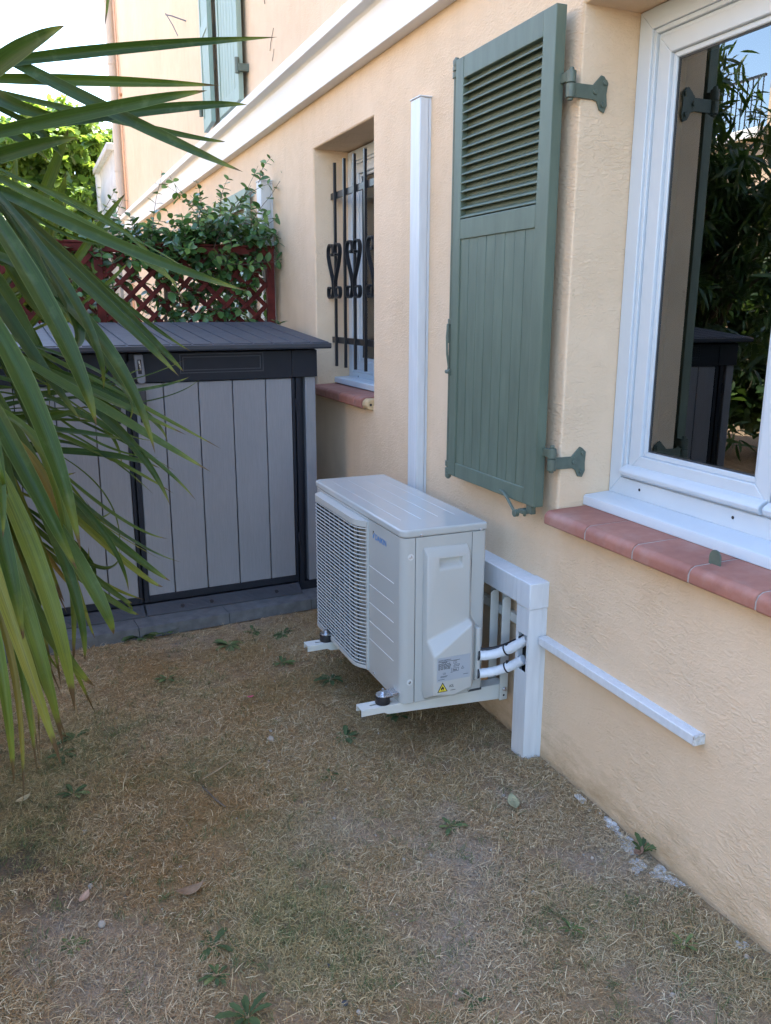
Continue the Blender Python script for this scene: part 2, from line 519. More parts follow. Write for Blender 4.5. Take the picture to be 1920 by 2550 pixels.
# many small faces at once (foliage, grass): numpy
def raw_mesh(name, V, F, m, parent=None, attrs=None, col=None, smooth=True, root=None):
    """V (n,3), F (m,k) with k = 3 or 4"""
    base = np.zeros(3)
    if parent is not None:
        q = parent
        while q.parent is not None:
            q = q.parent
        base = np.array(BASE.get(q.name, Vector((0, 0, 0))))
    elif root is not None:
        base = np.array(root)
    me = bpy.data.meshes.new(name)
    k = F.shape[1]
    me.vertices.add(len(V))
    me.vertices.foreach_set('co', (V - base).astype(np.float32).ravel())
    me.loops.add(F.size)
    me.loops.foreach_set('vertex_index', F.astype(np.int32).ravel())
    me.polygons.add(len(F))
    me.polygons.foreach_set('loop_start', np.arange(0, F.size, k, dtype=np.int32))
    me.update(calc_edges=True)
    if smooth:
        me.polygons.foreach_set('use_smooth', np.ones(len(F), dtype=bool))
    for an, av in (attrs or {}).items():
        at = me.attributes.new(an, 'FLOAT', 'POINT')
        at.data.foreach_set('value', av.astype(np.float32))
    if col is not None:
        at = me.attributes.new('Col', 'FLOAT_COLOR', 'POINT')
        c4 = np.ones((len(V), 4), dtype=np.float32)
        c4[:, :3] = col
        at.data.foreach_set('color', c4.ravel())
    me.materials.append(M[m])
    o = bpy.data.objects.new(name, me)
    COL.objects.link(o)
    if parent is not None:
        o.parent = parent
    elif root is not None:
        o.location = root
    return o

def leaf_template(shape, fold=0.25, curl=0.15):
    """leaf along +x, length 1; shape = half-widths at stations; returns verts, quads"""
    n = len(shape)
    V, F = [], []
    for i, w in enumerate(shape):
        x = i / (n - 1)
        z = -curl * x * x
        V += [(x, -w, z + fold * w), (x, 0, z), (x, w, z + fold * w)]
    for i in range(n - 1):
        a = i * 3
        F += [(a, a + 3, a + 4, a + 1), (a + 1, a + 4, a + 5, a + 2)]
    return np.array(V, float), np.array(F, int)

def scatter_leaves(tmpl, P, D, U, Sz, tone):
    """place leaf template at points P with direction D, up U, size Sz"""
    V0, F0 = tmpl
    D = D / np.linalg.norm(D, axis=1, keepdims=True)
    Y = np.cross(U, D)
    Y /= (np.linalg.norm(Y, axis=1, keepdims=True) + 1e-9)
    Z = np.cross(D, Y)
    V = P[:, None, :] + Sz[:, None, None] * (V0[None, :, 0:1] * D[:, None, :] + V0[None, :, 1:2] * Y[:, None, :] + V0[None, :, 2:3] * Z[:, None, :])
    n = len(P)
    F = (F0[None] + (np.arange(n) * len(V0))[:, None, None]).reshape(-1, F0.shape[1])
    t = np.repeat(tone, len(V0))
    return V.reshape(-1, 3), F, t

def rand_unit(n):
    a = RNG.normal(size=(n, 3))
    return a / np.linalg.norm(a, axis=1, keepdims=True)

def vnoise(x, y, scale, seed):
    """smooth value noise 0..1"""
    g = np.random.default_rng(seed).random((256, 256))
    xs, ys = np.asarray(x) * scale + 100.0, np.asarray(y) * scale + 100.0
    xi, yi = np.floor(xs).astype(int), np.floor(ys).astype(int)
    fx, fy = xs - xi, ys - yi
    fx, fy = fx * fx * (3 - 2 * fx), fy * fy * (3 - 2 * fy)
    a, b = g[xi % 256, yi % 256], g[(xi + 1) % 256, yi % 256]
    c, d = g[xi % 256, (yi + 1) % 256], g[(xi + 1) % 256, (yi + 1) % 256]
    return (a * (1 - fx) + b * fx) * (1 - fy) + (c * (1 - fx) + d * fx) * fy

def fbm(x, y, scale, seed, oct=4):
    s, amp, tot = 0.0, 1.0, 0.0
    for k in range(oct):
        s = s + amp * vnoise(x, y, scale * 2 ** k, seed + k)
        tot += amp
        amp *= 0.5
    return s / tot

def sstep(x, a, b):
    t = np.clip((x - a) / (b - a), 0, 1)
    return t * t * (3 - 2 * t)

# ================================================================ GROUND
def ground_height(x, y):
    near = np.exp(-((x + 1.2) / 4.0) ** 2 - ((y - 2) / 4.0) ** 2)
    h = (fbm(x, y, 2.2, 5, 3) - 0.5) * 0.030 + (fbm(x, y, 11, 21, 3) - 0.5) * 0.014
    return h * near - 0.004

PATCH = {  # bare, mossy, green and dark places of the lawn: x, y, radius, strength
    'grey': [(-.46, 1.6, .13, .9), (-.10, 1.43, .13, .8), (-1.39, 1.78, .10, .6), (-1.36, 1.63, .12, .55), (-.70, 1.84, .12, .7), (-.6, 1.33, .16, .7),
             (-.28, 1.05, .12, .7), (-1.25, 1.45, .14, .5), (-.42, 1.80, .08, .7), (-.55, 3.38, .14, .6), (-.9, 3.3, .12, .5), (-.2, 1.80, .07, .6)],
    'moss': [(-.98, 2.07, .14, .9), (-.73, 2.66, .16, .9), (-1.03, 3.08, .15, .8), (-1.13, 1.82, .16, .7), (-.5, 2.72, .14, .8), (-.66, 3.1, .13, .7),
             (-1.2, 2.3, .12, .7), (-.35, 2.3, .2, .5), (-.85, 2.45, .12, .5)],
    'green': [(-1.30, 2.62, .18, .9), (-1.48, 2.38, .24, 1.), (-1.5, 2.1, .14, .8), (-.94, 1.66, .12, .7), (-.92, 1.5, .14, .8), (-.83, 1.36, .13, .7),
              (-.9, 1.9, .1, .6), (-.95, 2.3, .16, .6), (-.95, 2.85, .12, .6), (-.3, 1.3, .2, .35), (-.12, 1.08, .14, .5)],
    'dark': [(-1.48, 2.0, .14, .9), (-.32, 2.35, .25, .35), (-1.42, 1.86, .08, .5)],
}
def zone(x, y, key):
    s = 0
    wob = 1 + 0.9 * (fbm(x, y, 9, 77, 3) - 0.5)
    for (a, b, r, k) in PATCH[key]:
        s = s + k * np.exp(-((x - a) ** 2 + (y - b) ** 2) / (r * wob) ** 2)
    return np.clip(s, 0, 1)

def soil_colour(x, y):
    n = fbm(x, y, 5, 31, 4)
    c = np.array([0.285, 0.205, 0.130])[None] * (0.75 + 0.5 * n)[:, None]
    def mix(c, t, col):
        return c * (1 - t[:, None]) + np.array(col)[None] * t[:, None]
    c = mix(c, sstep(fbm(x, y, 3.5, 41, 4), 0.5, 0.68) * 0.6, (0.32, 0.215, 0.10))
    c = mix(c, zone(x, y, 'moss') * 0.75, (0.30, 0.185, 0.065))
    c = mix(c, zone(x, y, 'green') * 0.6, (0.150, 0.140, 0.070))
    c = mix(c, zone(x, y, 'grey') * 0.9, (0.37, 0.310, 0.255))
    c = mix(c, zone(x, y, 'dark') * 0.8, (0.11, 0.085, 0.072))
    return c

def graded(lo, hi, step, far):
    a = list(np.arange(lo, hi + 1e-6, step))
    d, p = step, hi
    while p < far:
        d *= 1.5; p += d; a.append(p)
    d, p = step, lo
    while p > -far:
        d *= 1.5; p -= d; a.insert(0, p)
    return np.array(a)
gx, gy = graded(-2.4, 0.06, 0.015, 320), graded(0.5, 3.7, 0.015, 320)
GX, GY = np.meshgrid(gx, gy, indexing='ij')
px, py = GX.ravel(), GY.ravel()
pz = ground_height(px, py)
ny = len(gy)
I = np.arange(len(gx) * ny).reshape(len(gx), ny)
F = np.stack([I[:-1, :-1], I[1:, :-1], I[1:, 1:], I[:-1, 1:]], -1).reshape(-1, 4)
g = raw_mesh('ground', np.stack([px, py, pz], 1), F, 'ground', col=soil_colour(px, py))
tag(g, kind='structure')

# ================================================================ HOUSE
Y0, Y1, ZTOP = -7.0, 11.9, 7.0
house = thing('house', 'peach rendered house with white band, green shutters and white framed windows', 'house', (0, 0, 0))
BW = (0.80, 1.935, 0.79, 2.09)          # near window opening: y0 y1 z0 z1
SW = (3.33, 4.10, 0.945, 2.095)         # barred window opening
rr = 0.010
mb = MB()
ys = sorted({Y0, Y1, BW[0] - rr, BW[1] + rr, SW[0] - rr, SW[1] + rr})
zs = sorted({-0.3, ZTOP, BW[2] - rr, BW[3] + rr, SW[2] - rr, SW[3] + rr})
for i in range(len(ys) - 1):
    for j in range(len(zs) - 1):
        yc, zc = (ys[i] + ys[i + 1]) / 2, (zs[j] + zs[j + 1]) / 2
        if any(h[0] < yc < h[1] and h[2] < zc < h[3] for h in (BW, SW)):
            continue
        mb.add([(0, ys[i], zs[j]), (0, ys[i + 1], zs[j]), (0, ys[i + 1], zs[j + 1]), (0, ys[i], zs[j + 1])], [(0, 3, 2, 1)])
for h in (BW, SW):
    rect_hole_rings(mb, *h, [(rr, 0), (rr * 0.62, rr * 0.08), (rr * 0.29, rr * 0.29), (rr * 0.08, rr * 0.62), (0, rr), (0, 0.30)])
mb.add([(9, Y0, -.3), (9, Y1, -.3), (9, Y1, ZTOP), (9, Y0, ZTOP)], [(0, 1, 2, 3)])
mb.add([(0, Y0, -.3), (9, Y0, -.3), (9, Y0, ZTOP), (0, Y0, ZTOP)], [(0, 1, 2, 3)])
mb.add([(0, Y1, -.3), (9, Y1, -.3), (9, Y1, ZTOP), (0, Y1, ZTOP)], [(0, 3, 2, 1)])
wall = mb.build('wall', 'stucco', house, smooth=60, fix=False)
# back rooms are closed off by an inner partition
MB().box(3.2, 3.3, Y0 + .05, Y1 - .05, -.2, ZTOP - .05).build('partition', 'stucco_far', house)

mb = MB()
e = 0.40
mb.prism([(-e, ZTOP), (9 + e, ZTOP), (4.5, ZTOP + 1.7)], Y0 - e, Y1 + e, 'y')
mb.box(-e, 9 + e, Y0 - e, Y1 + e, ZTOP - 0.14, ZTOP - 0.004)
mb.build('roof', 'roof', house)
MB().prism([(0.002, 2.302), (-0.050, 2.302), (-0.052, 2.440), (-0.060, 2.450), (-0.098, 2.455), (-0.100, 2.498), (-0.094, 2.504), (0.002, 2.520)], Y0, Y1 - .002, 'y').build('cornice', 'white_band', house, bevel=.003)

def mitred(mb, y0, y1, z0, z1, w, x0, x1):
    """rectangular frame of four mitred bars, w wide"""
    o = [(y0, z0), (y1, z0), (y1, z1), (y0, z1)]
    i = [(y0 + w, z0 + w), (y1 - w, z0 + w), (y1 - w, z1 - w), (y0 + w, z1 - w)]
    for k in range(4):
        l = (k + 1) % 4
        mb.prism([o[k], o[l], i[l], i[k]], x0, x1, 'x')
    return mb

def sash_set(win, y0, y1, z0, z1, x, label=None):
    mb = MB()
    mitred(mb, y0, y1, z0, z1, 0.046, x, x + 0.06)
    mitred(mb, y0 + .046, y1 - .046, z0 + .046, z1 - .046, 0.014, x + 0.010, x + 0.05)
    s = mb.build('sash', 'pvc', win, bevel=.0025)
    mb = MB()
    mitred(mb, y0 + .060, y1 - .060, z0 + .060, z1 - .060, 0.004, x + 0.0155, x + 0.03)
    mb.build('glazing_gasket', 'fan', win)
    MB().box(x + .018, x + .022, y0 + .061, y1 - .061, z0 + .061, z1 - .061).build('pane', 'glass', win, smooth=0)

# near window
mb = MB()
mitred(mb, 0.803, 1.933, 0.833, 2.088, 0.050, 0.175, 0.245)
mitred(mb, 0.853, 1.883, 0.883, 2.038, 0.012, 0.181, 0.245)
mitred(mb, 0.865, 1.871, 0.895, 2.026, 0.014, 0.190, 0.245)
win = mb.build('window', 'pvc', house, bevel=.002)
win['label'] = 'large white framed window beside the open green shutter'
sash_set(win, 1.370, 1.868, 0.905, 2.018, 0.187)
sash_set(win, 0.868, 1.366, 0.905, 2.018, 0.187)
for y0, y1 in ((1.374, 1.872), (0.864, 1.362)):
    MB().prism([(0.187, 0.888), (0.170, 0.888), (0.160, 0.895), (0.157, 0.904), (0.160, 0.910), (0.172, 0.918), (0.187, 0.922)], y0, y1, 'y').build('weather_bar', 'pvc', win, bevel=.002)
for y in (1.80, 1.46, 1.14, .90):
    MB().cyl((0.1742, y, 0.862), 'x', 0.0042, 0.002, 12).build('drain_hole', 'ink', win)
mb = MB()
mb.prism([(0.176, 0.834), (0.094, 0.8295), (0.0885, 0.826), (0.087, 0.822), (0.087, 0.800), (0.092, 0.800), (0.093, 0.806), (0.176, 0.808)], 0.801, 1.934, 'y')
mb.build('window_ledge', 'pvc', win, bevel=.0015)
cs = [(0.37 + .014 * math.sin(k * 1.5), 1.86 - k * .011) for k in range(20)]
MB().prism(cs + [(x + .002, y) for x, y in reversed(cs)], .75, 2.15, 'z').build('curtain', 'curtain', win)

def tiled_sill(name, ends, joints, prof, inner, parent, label):
    """row of bullnose tiles with mortar between"""
    mb = MB()
    cuts = [ends[0]] + joints + [ends[1]]
    for a, b in zip(cuts[:-1], cuts[1:]):
        dx = random.uniform(-.0008, .0008)
        mb.prism([(x + dx, z + random.uniform(-.0004, .0004)) for x, z in prof], a + .0024, b - .0024, 'y')
    o = mb.build(name, 'terracotta', parent, bevel=.0022)
    o['label'] = label
    MB().prism(inner, ends[0] + .004, ends[1] - .004, 'y').build('mortar', 'mortar', o)
    return o

def bull(xb, xn, zt, zn, zb, r):
    """sill section: flat top falling to a rounded nose"""
    p = [(xb, zb), (xb, zt)]
    for k in range(7):
        a = math.pi / 2 * k / 6
        p.append((xn + r - r * math.sin(a), zn - r + r * math.cos(a)))
    p += [(xn, zb + .004), (xn + .004, zb)]
    return p
tiled_sill('window_sill', (0.61, 1.925), [0.785, 0.975, 1.163, 1.353, 1.543, 1.733], bull(.12, -.052, .800, .797, .757, .020), [(.11, .759), (.11, .798), (-.032, .7955), (-.044, .789), (-.0498, .777), (-.0498, .760)], house, 'long terracotta tile sill under the large white window')

# barred window
mb = MB()
mitred(mb, 3.33, 4.10, 0.985, 2.088, 0.050, 0.177, 0.245)
mitred(mb, 3.38, 4.05, 1.035, 2.038, 0.012, 0.184, 0.245)
win2 = mb.build('window', 'pvc', house, bevel=.002)
win2['label'] = 'narrow white framed window behind black iron bars'
sash_set(win2, 3.393, 4.037, 1.047, 2.026, 0.190)
mb = MB()
mb.cyl((0.1762, 3.97, 1.015), 'x', 0.004, 0.002, 12)
mb.build('drain_hole', 'ink', win2)
MB().prism([(0.178, 1.009), (0.098, 1.0065), (0.095, 1.003), (0.095, 0.978), (0.100, 0.978), (0.101, .984), (0.178, 0.986)], 3.331, 4.099, 'y').build('window_ledge', 'pvc', win2, bevel=.0015)
MB().strip([(0.36, 3.72, z) for z in (.9, 1.4, 2.1)], (0, 1, 0), .62, .004).build('curtain', 'curtain', win2)
s2 = tiled_sill('window_sill', (3.395, 4.13), [3.49, 3.68, 3.87, 4.05], bull(.12, -.034, .974, .970, .924, .018), [(.11, .926), (.11, .972), (-.016, .9685), (-.027, .962), (-.0318, .952), (-.0318, .927)], house, 'short terracotta tile sill under the barred window')
mb = MB()
mb.prism([(.06, .928), (.06, .966), (-.012, .968), (-.026, .957), (-.030, .940), (-.022, .924), (.01, .918)], 3.332, 3.393, 'y')
mb.build('sill_end', 'ochre', s2, bevel=.004)
MB().cyl((-.012, 3.3318, .945), 'y', .006, -.0012, 12).build('sill_hole', 'ink', s2)

# ---- near shutter, folded back against the wall
sh_x0, sh_x1 = -0.086, -0.050
mb = MB()
mb.box(sh_x0, sh_x1, 1.925, 1.982, 0.807, 2.078)
mb.box(sh_x0, sh_x1, 2.407, 2.455, 0.807, 2.078)
mb.box(sh_x0 + .0012, sh_x1, 1.9825, 2.4065, 2.017, 2.0785)
mb.box(sh_x0 + .0012, sh_x1, 1.9825, 2.4065, 1.559, 1.618)
mb.box(sh_x0 + .0012, sh_x1, 1.9825, 2.4065, 0.8065, 0.853)
shut = mb.build('shutter', 'green', house, bevel=.0022)
shut['label'] = 'green wooden shutter folded back beside the large window'
mb = MB()
for k in range(16):
    z = 1.6205 + k * 0.0249
    p = [(-0.0848, z + .0008), (-0.0850, z + .0032), (-0.0838, z + .0050), (-0.0640, z + .0150), (-0.0640, z + .0100), (-0.0825, z)]
    mb.prism(p, 1.9815, 2.4075, 'y')
mb.box(-.0640, -.0605, 1.981, 2.408, 1.615, 2.02)
mb.build('louvre_panel', 'green', shut, bevel=.0008)
mb = MB()
n = 8
for k in range(n):
    a = 1.982 + k * (2.407 - 1.982) / n
    b = a + (2.407 - 1.982) / n
    mb.box(-.080 - .0006 * (k % 2), -.056, a + .0011, b - .0011, 0.850, 1.562)
mb.box(-.072, -.055, 1.981, 2.408, 0.849, 1.563)
mb.build('board_panel', 'green', shut, bevel=.0016)
# hinges on the window jamb
def hinge(zc, flip):
    mb = MB()
    mb.cyl((-.030, 1.9300, zc - .020), 'z', .0125, .033, 18)
    mb.cyl((-.030, 1.9300, zc + .015), 'z', .0125, .028, 18)
    mb.cyl((-.030, 1.9300, zc + .043), 'z', .0065, .008, 14)
    mb.cyl((-.030, 1.9300, zc - .026), 'z', .0070, .006, 14)
    mb.box(-.034, .045, 1.9275, 1.9332, zc - .018, zc + .016)            # strap on the jamb
    mb.box(-.041, -.029, 1.9300, 1.9640, zc + .018, zc + .041)            # strap on the shutter
    pl = [(.034, .013), (.062, .042), (.070, .040), (.083, .026), (.081, -.004), (.083, -.028), (.075, -.046), (.060, -.042), (.050, -.022), (.034, -.017)]
    pl = [(x + random.uniform(-.0012, .0012), zc + z + random.uniform(-.0012, .0012)) for x, z in pl]
    mb.prism(pl, 1.9282, 1.9331, 'y')
    for bx, bz in ((.042, .000), (.072, .024), (.068, -.028)):
        mb.cyl((bx, 1.9287, zc + bz), 'y', .0072, -.0055, 6)
    mb.build('hinge', 'green_metal', shut, bevel=.0012)
hinge(1.890, 1)
hinge(0.928, 1)
# locking bar with its handle
mb = MB()
mb.tube([(-.074, 2.471, .800), (-.074, 2.471, 2.080)], .0078, 12)
for z0, z1, r in ((2.052, 2.066, .0125), (2.032, 2.049, .0125), (1.300, 1.318, .0125), (.832, .850, .0125), (.806, .826, .0125)):
    mb.cyl((-.074, 2.471, z0), 'z', r, z1 - z0, 14)
mb.tube([(-.074, 2.471, 2.066), (-.074, 2.471, 2.080), (-.074, 2.468, 2.090)], [.012, .013, .006], 10)
mb.tube([(-.074, 2.471, .806), (-.074, 2.471, .795), (-.074, 2.471, .788)], [.0125, .012, .005], 10)
for z in (2.040, 1.309, .841):
    mb.box(-.083, -.066, 2.447, 2.468, z - .008, z + .008)
mb.box(-.084, -.066, 2.468, 2.488, 1.240, 1.300)
mb.build('locking_bar', 'green_metal', shut, bevel=.0012)
mb = MB()
mb.tube([(-.090, 2.466, 1.302), (-.096, 2.463, 1.260), (-.094, 2.462, 1.205), (-.086, 2.463, 1.165), (-.086, 2.466, 1.150)], .0042, 8)
mb.tube([(-.086, 2.480, 1.148), (-.086, 2.444, 1.148)], .0065, 10)
mb.cyl((-.086, 2.452, 1.148), 'y', .011, -.006, 14)
mb.build('bar_handle', 'green_metal', shut)
# curved hook under the bottom rail
mb = MB()
mb.tube([(-.096, 2.098, .825), (-.099, 2.075, .824), (-.101, 2.048, .812), (-.101, 2.026, .795), (-.099, 2.008, .780), (-.098, 2.000, .776)], [.003, .0055, .0062, .0062, .0058, .006], 8, flat=.6)
mb.cyl((-.106, 2.000, .776), 'x', .011, .014, 16)
mb.box(-.094, -.060, 1.968, 1.996, .778, .790)
mb.box(-.080, -.062, 1.945, 1.972, .782, .807)
mb.cyl((-.075, 1.985, .768), 'z', .005, .014, 8)
mb.build('shutter_hook', 'green_metal', shut, bevel=.001)
# the leaf stands a little off the wall, just beyond the window corner
for o in [shut] + [c for c in shut.children if not c.name.startswith('hinge')]:
    for v in o.data.vertices:
        v.co.x = (v.co.x + .086) * .88 - .062
        v.co.y = v.co.y * 1.0189
        v.co.z = 1.35 + (v.co.z - 1.35) * 1.0189
# ---- closed shutters of the upper window
def far_shutter(y0, y1, z0, z1, x0, ang, zr, label, louvre=None):
    """plank shutter leaf; ang turns it about its outer edge"""
    t = .030
    mb = MB()
    w = .045
    mb.box(x0, x0 + t, y0, y0 + w, z0, z1)
    mb.box(x0, x0 + t, y1 - w, y1, z0, z1)
    for a, b in zr:
        mb.box(x0 + .001, x0 + t, y0 + w, y1 - w, a, b)
    n = 6
    for k in range(n):
        a = y0 + w + k * (y1 - y0 - 2 * w) / n
        b = a + (y1 - y0 - 2 * w) / n
        zt = z1 if louvre is None else louvre
        mb.box(x0 + .006, x0 + t - .004, a + .003, b - .003, z0 + .02, zt - .02)
    if louvre is not None:
        z = louvre
        while z < z1 - .05:
            mb.prism([(x0 + .004, z), (x0 + .004, z + .006), (x0 + .026, z + .034), (x0 + .026, z + .028)], y0 + w, y1 - w, 'y')
            z += .05
    if ang:
        py = y1
        mb.v = [(x0 + (x - x0) * math.cos(ang) - (y - py) * math.sin(ang), py + (x - x0) * math.sin(ang) + (y - py) * math.cos(ang), z) for x, y, z in mb.v]
    o = mb.build('shutter', 'green_far', house, bevel=.002)
    o['label'] = label
    return o
u1 = far_shutter(5.97, 6.37, 2.56, 4.75, -.062, R(-4), [(2.56, 2.64), (3.14, 3.22), (4.66, 4.75)], 'far leaf of the faded green upper floor shutters, above the white band')
u2 = far_shutter(5.31, 5.86, 2.56, 4.75, -.058, 0, [(2.56, 2.64), (4.66, 4.75)], 'near leaf of the faded green upper floor shutters, above the white band')
for z in (2.70, 4.2):
    mb = MB().cyl((-.066, 5.300, z), 'z', .014, .085, 12)
    mb.box(-.062, .002, 5.275, 5.300, z + .01, z + .05)
    mb.build('hinge', 'green_metal', u2, bevel=.001)
    mb = MB().cyl((-.070, 6.400, z - .03), 'z', .014, .085, 12)
    mb.box(-.062, .002, 6.400, 6.430, z - .02, z + .02)
    mb.build('hinge', 'green_metal', u1, bevel=.001)
MB().box(-.030, .002, 5.862, 5.985, 2.53, 4.75).build('closing_post', 'green_far', house)
# ---- shutters of the neighbour's ground floor window, behind the climbing plant
far_shutter(5.28, 5.83, 0.80, 2.06, -.050, 0, [(.80, .88), (1.42, 1.50), (1.98, 2.06)], 'near leaf of the louvred green shutters half hidden behind the jasmine', 1.50)
far_shutter(5.85, 6.22, 0.80, 2.06, -.050, 0, [(.80, .88), (1.42, 1.50), (1.98, 2.06)], 'far leaf of the louvred green shutters half hidden behind the jasmine', 1.50)

# ================================================================ things on the wall
# window grille
gr = thing('window_grille', 'black wrought iron bars with heart scrolls set into the narrow window recess', 'window grille', (.078, 3.72, 1.07))
ybars = [4.015 - .133 * k for k in range(5)]
mb = MB()
for y in ybars:
    mb.box(.0715, .0845, y - .0065, y + .0065, 1.066, 2.027)
mb.build('vertical_bars', 'iron', gr, bevel=.001)
for z in (1.882, 1.195):
    o = MB().box(.085, .0975, 3.335, 4.098, z - .015, z + .015).build('cross_bar', 'iron', gr, bevel=.001)
def heart(y):
    def half(s):
        pts = []
        # upper curl, shoulder, waist, lower curl: offsets from the bar
        path = [(.010, .100), (.020, .094), (.012, .088), (.004, .098), (.003, .125), (.012, .152), (.028, .160), (.045, .148), (.053, .118), (.050, .080),
                (.038, .030), (.022, -.020), (.009, -.065), (.004, -.100), (.006, -.135), (.015, -.165), (.030, -.178), (.046, -.170), (.053, -.148), (.051, -.120), (.042, -.108), (.028, -.110), (.024, -.116)]
        fine = []
        for i in range(len(path) - 1):
            p0, p1, p2, p3 = path[max(i - 1, 0)], path[i], path[i + 1], path[min(i + 2, len(path) - 1)]
            for t in (0, .25, .5, .75):
                fine.append(tuple(.5 * ((2 * p1[k]) + (-p0[k] + p2[k]) * t + (2 * p0[k] - 5 * p1[k] + 4 * p2[k] - p3[k]) * t * t + (-p0[k] + 3 * p1[k] - 3 * p2[k] + p3[k]) * t ** 3) for k in (0, 1)))
        fine.append(path[-1])
        return [(.070, y + s * (.005 + a * 1.52), 1.534 + b * .76) for a, b in fine]
    mb = MB()
    for s in (-1, 1):
        mb.strip(half(s), (1, 0, 0), .019, .0055)
    mb.build('heart_scroll', 'iron', gr, smooth=40)
for y in ybars[::2]:
    heart(y)

# vertical trunking
t = thing('cable_trunking', 'tall white plastic trunking running up the wall left of the green shutter', 'trunking', (-.02, 2.835, .6))
MB().box(-.044, -.0100, 2.797, 2.873, 0.56, 2.053).build('cover', 'pvc_matt', t, bevel=.003)
MB().box(-.0088, .002, 2.7985, 2.8715, 0.56, 2.053).build('back_tray', 'pvc_matt', t, bevel=.001)
MB().box(-.047, .002, 2.793, 2.877, 2.053, 2.058).build('end_cap', 'pvc_matt', t, bevel=.0015)
t = thing('cable_trunking', 'short white plastic trunking on the wall just behind the red trellis', 'trunking', (-.03, 4.90, 1.0))
MB().box(-.070, -.0140, 4.838, 4.93, 0.95, 2.045).build('cover', 'pvc_matt', t, bevel=.003)
MB().box(-.0126, .002, 4.840, 4.928, 0.95, 2.045).build('back_tray', 'pvc_matt', t, bevel=.001)
MB().box(-.073, .002, 4.835, 4.933, 2.045, 2.051).build('end_cap', 'pvc_matt', t, bevel=.0015)

# boxed pipe cover beside the air conditioner
pc = thing('pipe_cover', 'white plastic pipe boxing turning down to the lawn behind the air conditioner', 'pipe boxing', (-.03, 1.99, 0))
mb = MB()
# square hole on the garden side of the upright
hy0, hy1, hz0, hz1 = 1.964, 2.014, .284, .402
mb.box(-.0635, -.0605, 1.956, 2.024, -.03, hz0)
mb.box(-.0635, -.0605, 1.956, 2.024, hz1, .489)
mb.box(-.0635, -.0605, 1.956, hy0, hz0, hz1)
mb.box(-.0635, -.0605, hy1, 2.024, hz0, hz1)
mb.box(-.0604, -.0175, 1.956, 1.959, -.03, .4865)
mb.box(-.0164, .002, 1.9572, 1.9600, -.03, .4865)
mb.box(-.0604, .002, 2.021, 2.024, -.03, .489)
mb.build('upright', 'pvc_matt', pc, smooth=30)
MB().box(-.064, -.0135, 2.026, 2.83, .490, .566).build('level_run', 'pvc_matt', pc, bevel=.003)
MB().box(-.0122, .002, 2.026, 2.83, .4915, .5645).build('back_tray', 'pvc_matt', pc, bevel=.001)
MB().box(-.066, .002, 1.953, 2.0255, .487, .568).build('corner_piece', 'pvc_matt', pc, bevel=.003)
MB().box(-.040, .000, 1.960, 2.020, .24, .44).build('cavity_shade', 'dark_in', pc)  # solid near-black block painting the shade of the hollow
nt_ = thing('narrow_trunking', 'thin white trunking strip running level along the wall below the sill', 'trunking', (-.015, 1.64, .388))
MB().box(-.031, -.0075, 1.312, 1.9525, .376, .4005).build('cover', 'pvc_matt', nt_, bevel=.002)
MB().box(-.0066, .002, 1.312, 1.9525, .3768, .3997).build('back_tray', 'pvc_matt', nt_, bevel=.0008)
MB().box(-.0318, .002, 1.306, 1.3125, .3753, .4012).build('end_cap', 'cement', nt_, bevel=.002)

# drainpipe, copper pipe, hook, shutter stop
dp = thing('drainpipe', 'cream drainpipe running up the far corner of the house', 'drainpipe', (-.085, 11.82, 0))
mb = MB().tube([(-.060, 11.84, -.1), (-.060, 11.84, ZTOP - .2)], .055, 20)
mb.build('pipe', 'pipe', dp)
for z in (.6, 2.1, 3.05, 4.3, 5.5):
    MB().cyl((-.060, 11.84, z), 'z', .062, .05, 20).build('pipe_collar', 'pipe', dp)
cp = thing('copper_pipe', 'thin copper pipe beside the cream drainpipe', 'pipe', (-.025, 11.62, 0))
mb = MB().tube([(-.025, 11.62, -.1), (-.025, 11.62, ZTOP - .2)], .011, 10)
mb.tube([(-.025, 11.55, -.1), (-.025, 11.55, ZTOP - .2)], .008, 10)
for z in (1.2, 2.55, 3.9):
    mb.box(-.035, .002, 11.53, 11.64, z, z + .02)
mb.build('pipe', 'copper', cp)
hk = MB()
hk.tube([(.002, 7.16, 3.50), (-.10, 7.20, 3.535), (-.14, 7.24, 3.55)], .005, 8)
hk.tube([(-.14, 7.24, 3.56), (-.10, 7.19, 3.47), (-.07, 7.16, 3.39)], .004, 8)
tag(hk.build('wall_hook', 'padlock', root=(0, 7.16, 3.5)), 'small bent grey hook on the upper wall left of the faded shutters', 'hook')
st = MB()
pts = [(-.017, .795), (-.017, .812)] + [(.017 * -math.cos(math.pi * k / 10), .812 + .019 * math.sin(math.pi * k / 10)) for k in range(1, 10)] + [(.017, .812), (.017, .795)]
st.prism([(1.342 + a, b) for a, b in pts], .010, .014, 'x')
st.cyl((.0095, 1.352, .822), 'x', .0018, .0012, 8)
tag(st.build('shutter_stop', 'green_metal', root=(.012, 1.342, .797), bevel=.0006), 'small green metal tab standing on the terracotta sill', 'shutter stop')
# dead ivy stems left on the upper wall
def stems(name, label, lines, r):
    mb = MB()
    for ln in lines:
        mb.tube(ln, r, 5)
    tag(mb.build(name, 'bark', root=lines[0][0]), label, 'dead stem')
stems('dead_vine', 'thin dead vine stem stuck to the upper wall right of the faded shutters', [[(-.004, 4.92, 3.35), (-.004, 4.90, 3.12), (-.004, 4.885, 2.98), (-.003, 4.88, 2.95)]], .0020)
stems('dead_vine', 'broken dead vine twigs on the upper wall just above the white band', [[(-.004, 4.72, 2.79), (-.004, 4.745, 2.765), (-.004, 4.78, 2.735), (-.004, 4.80, 2.70)], [(-.004, 4.72, 2.69), (-.004, 4.76, 2.64)]], .0015)

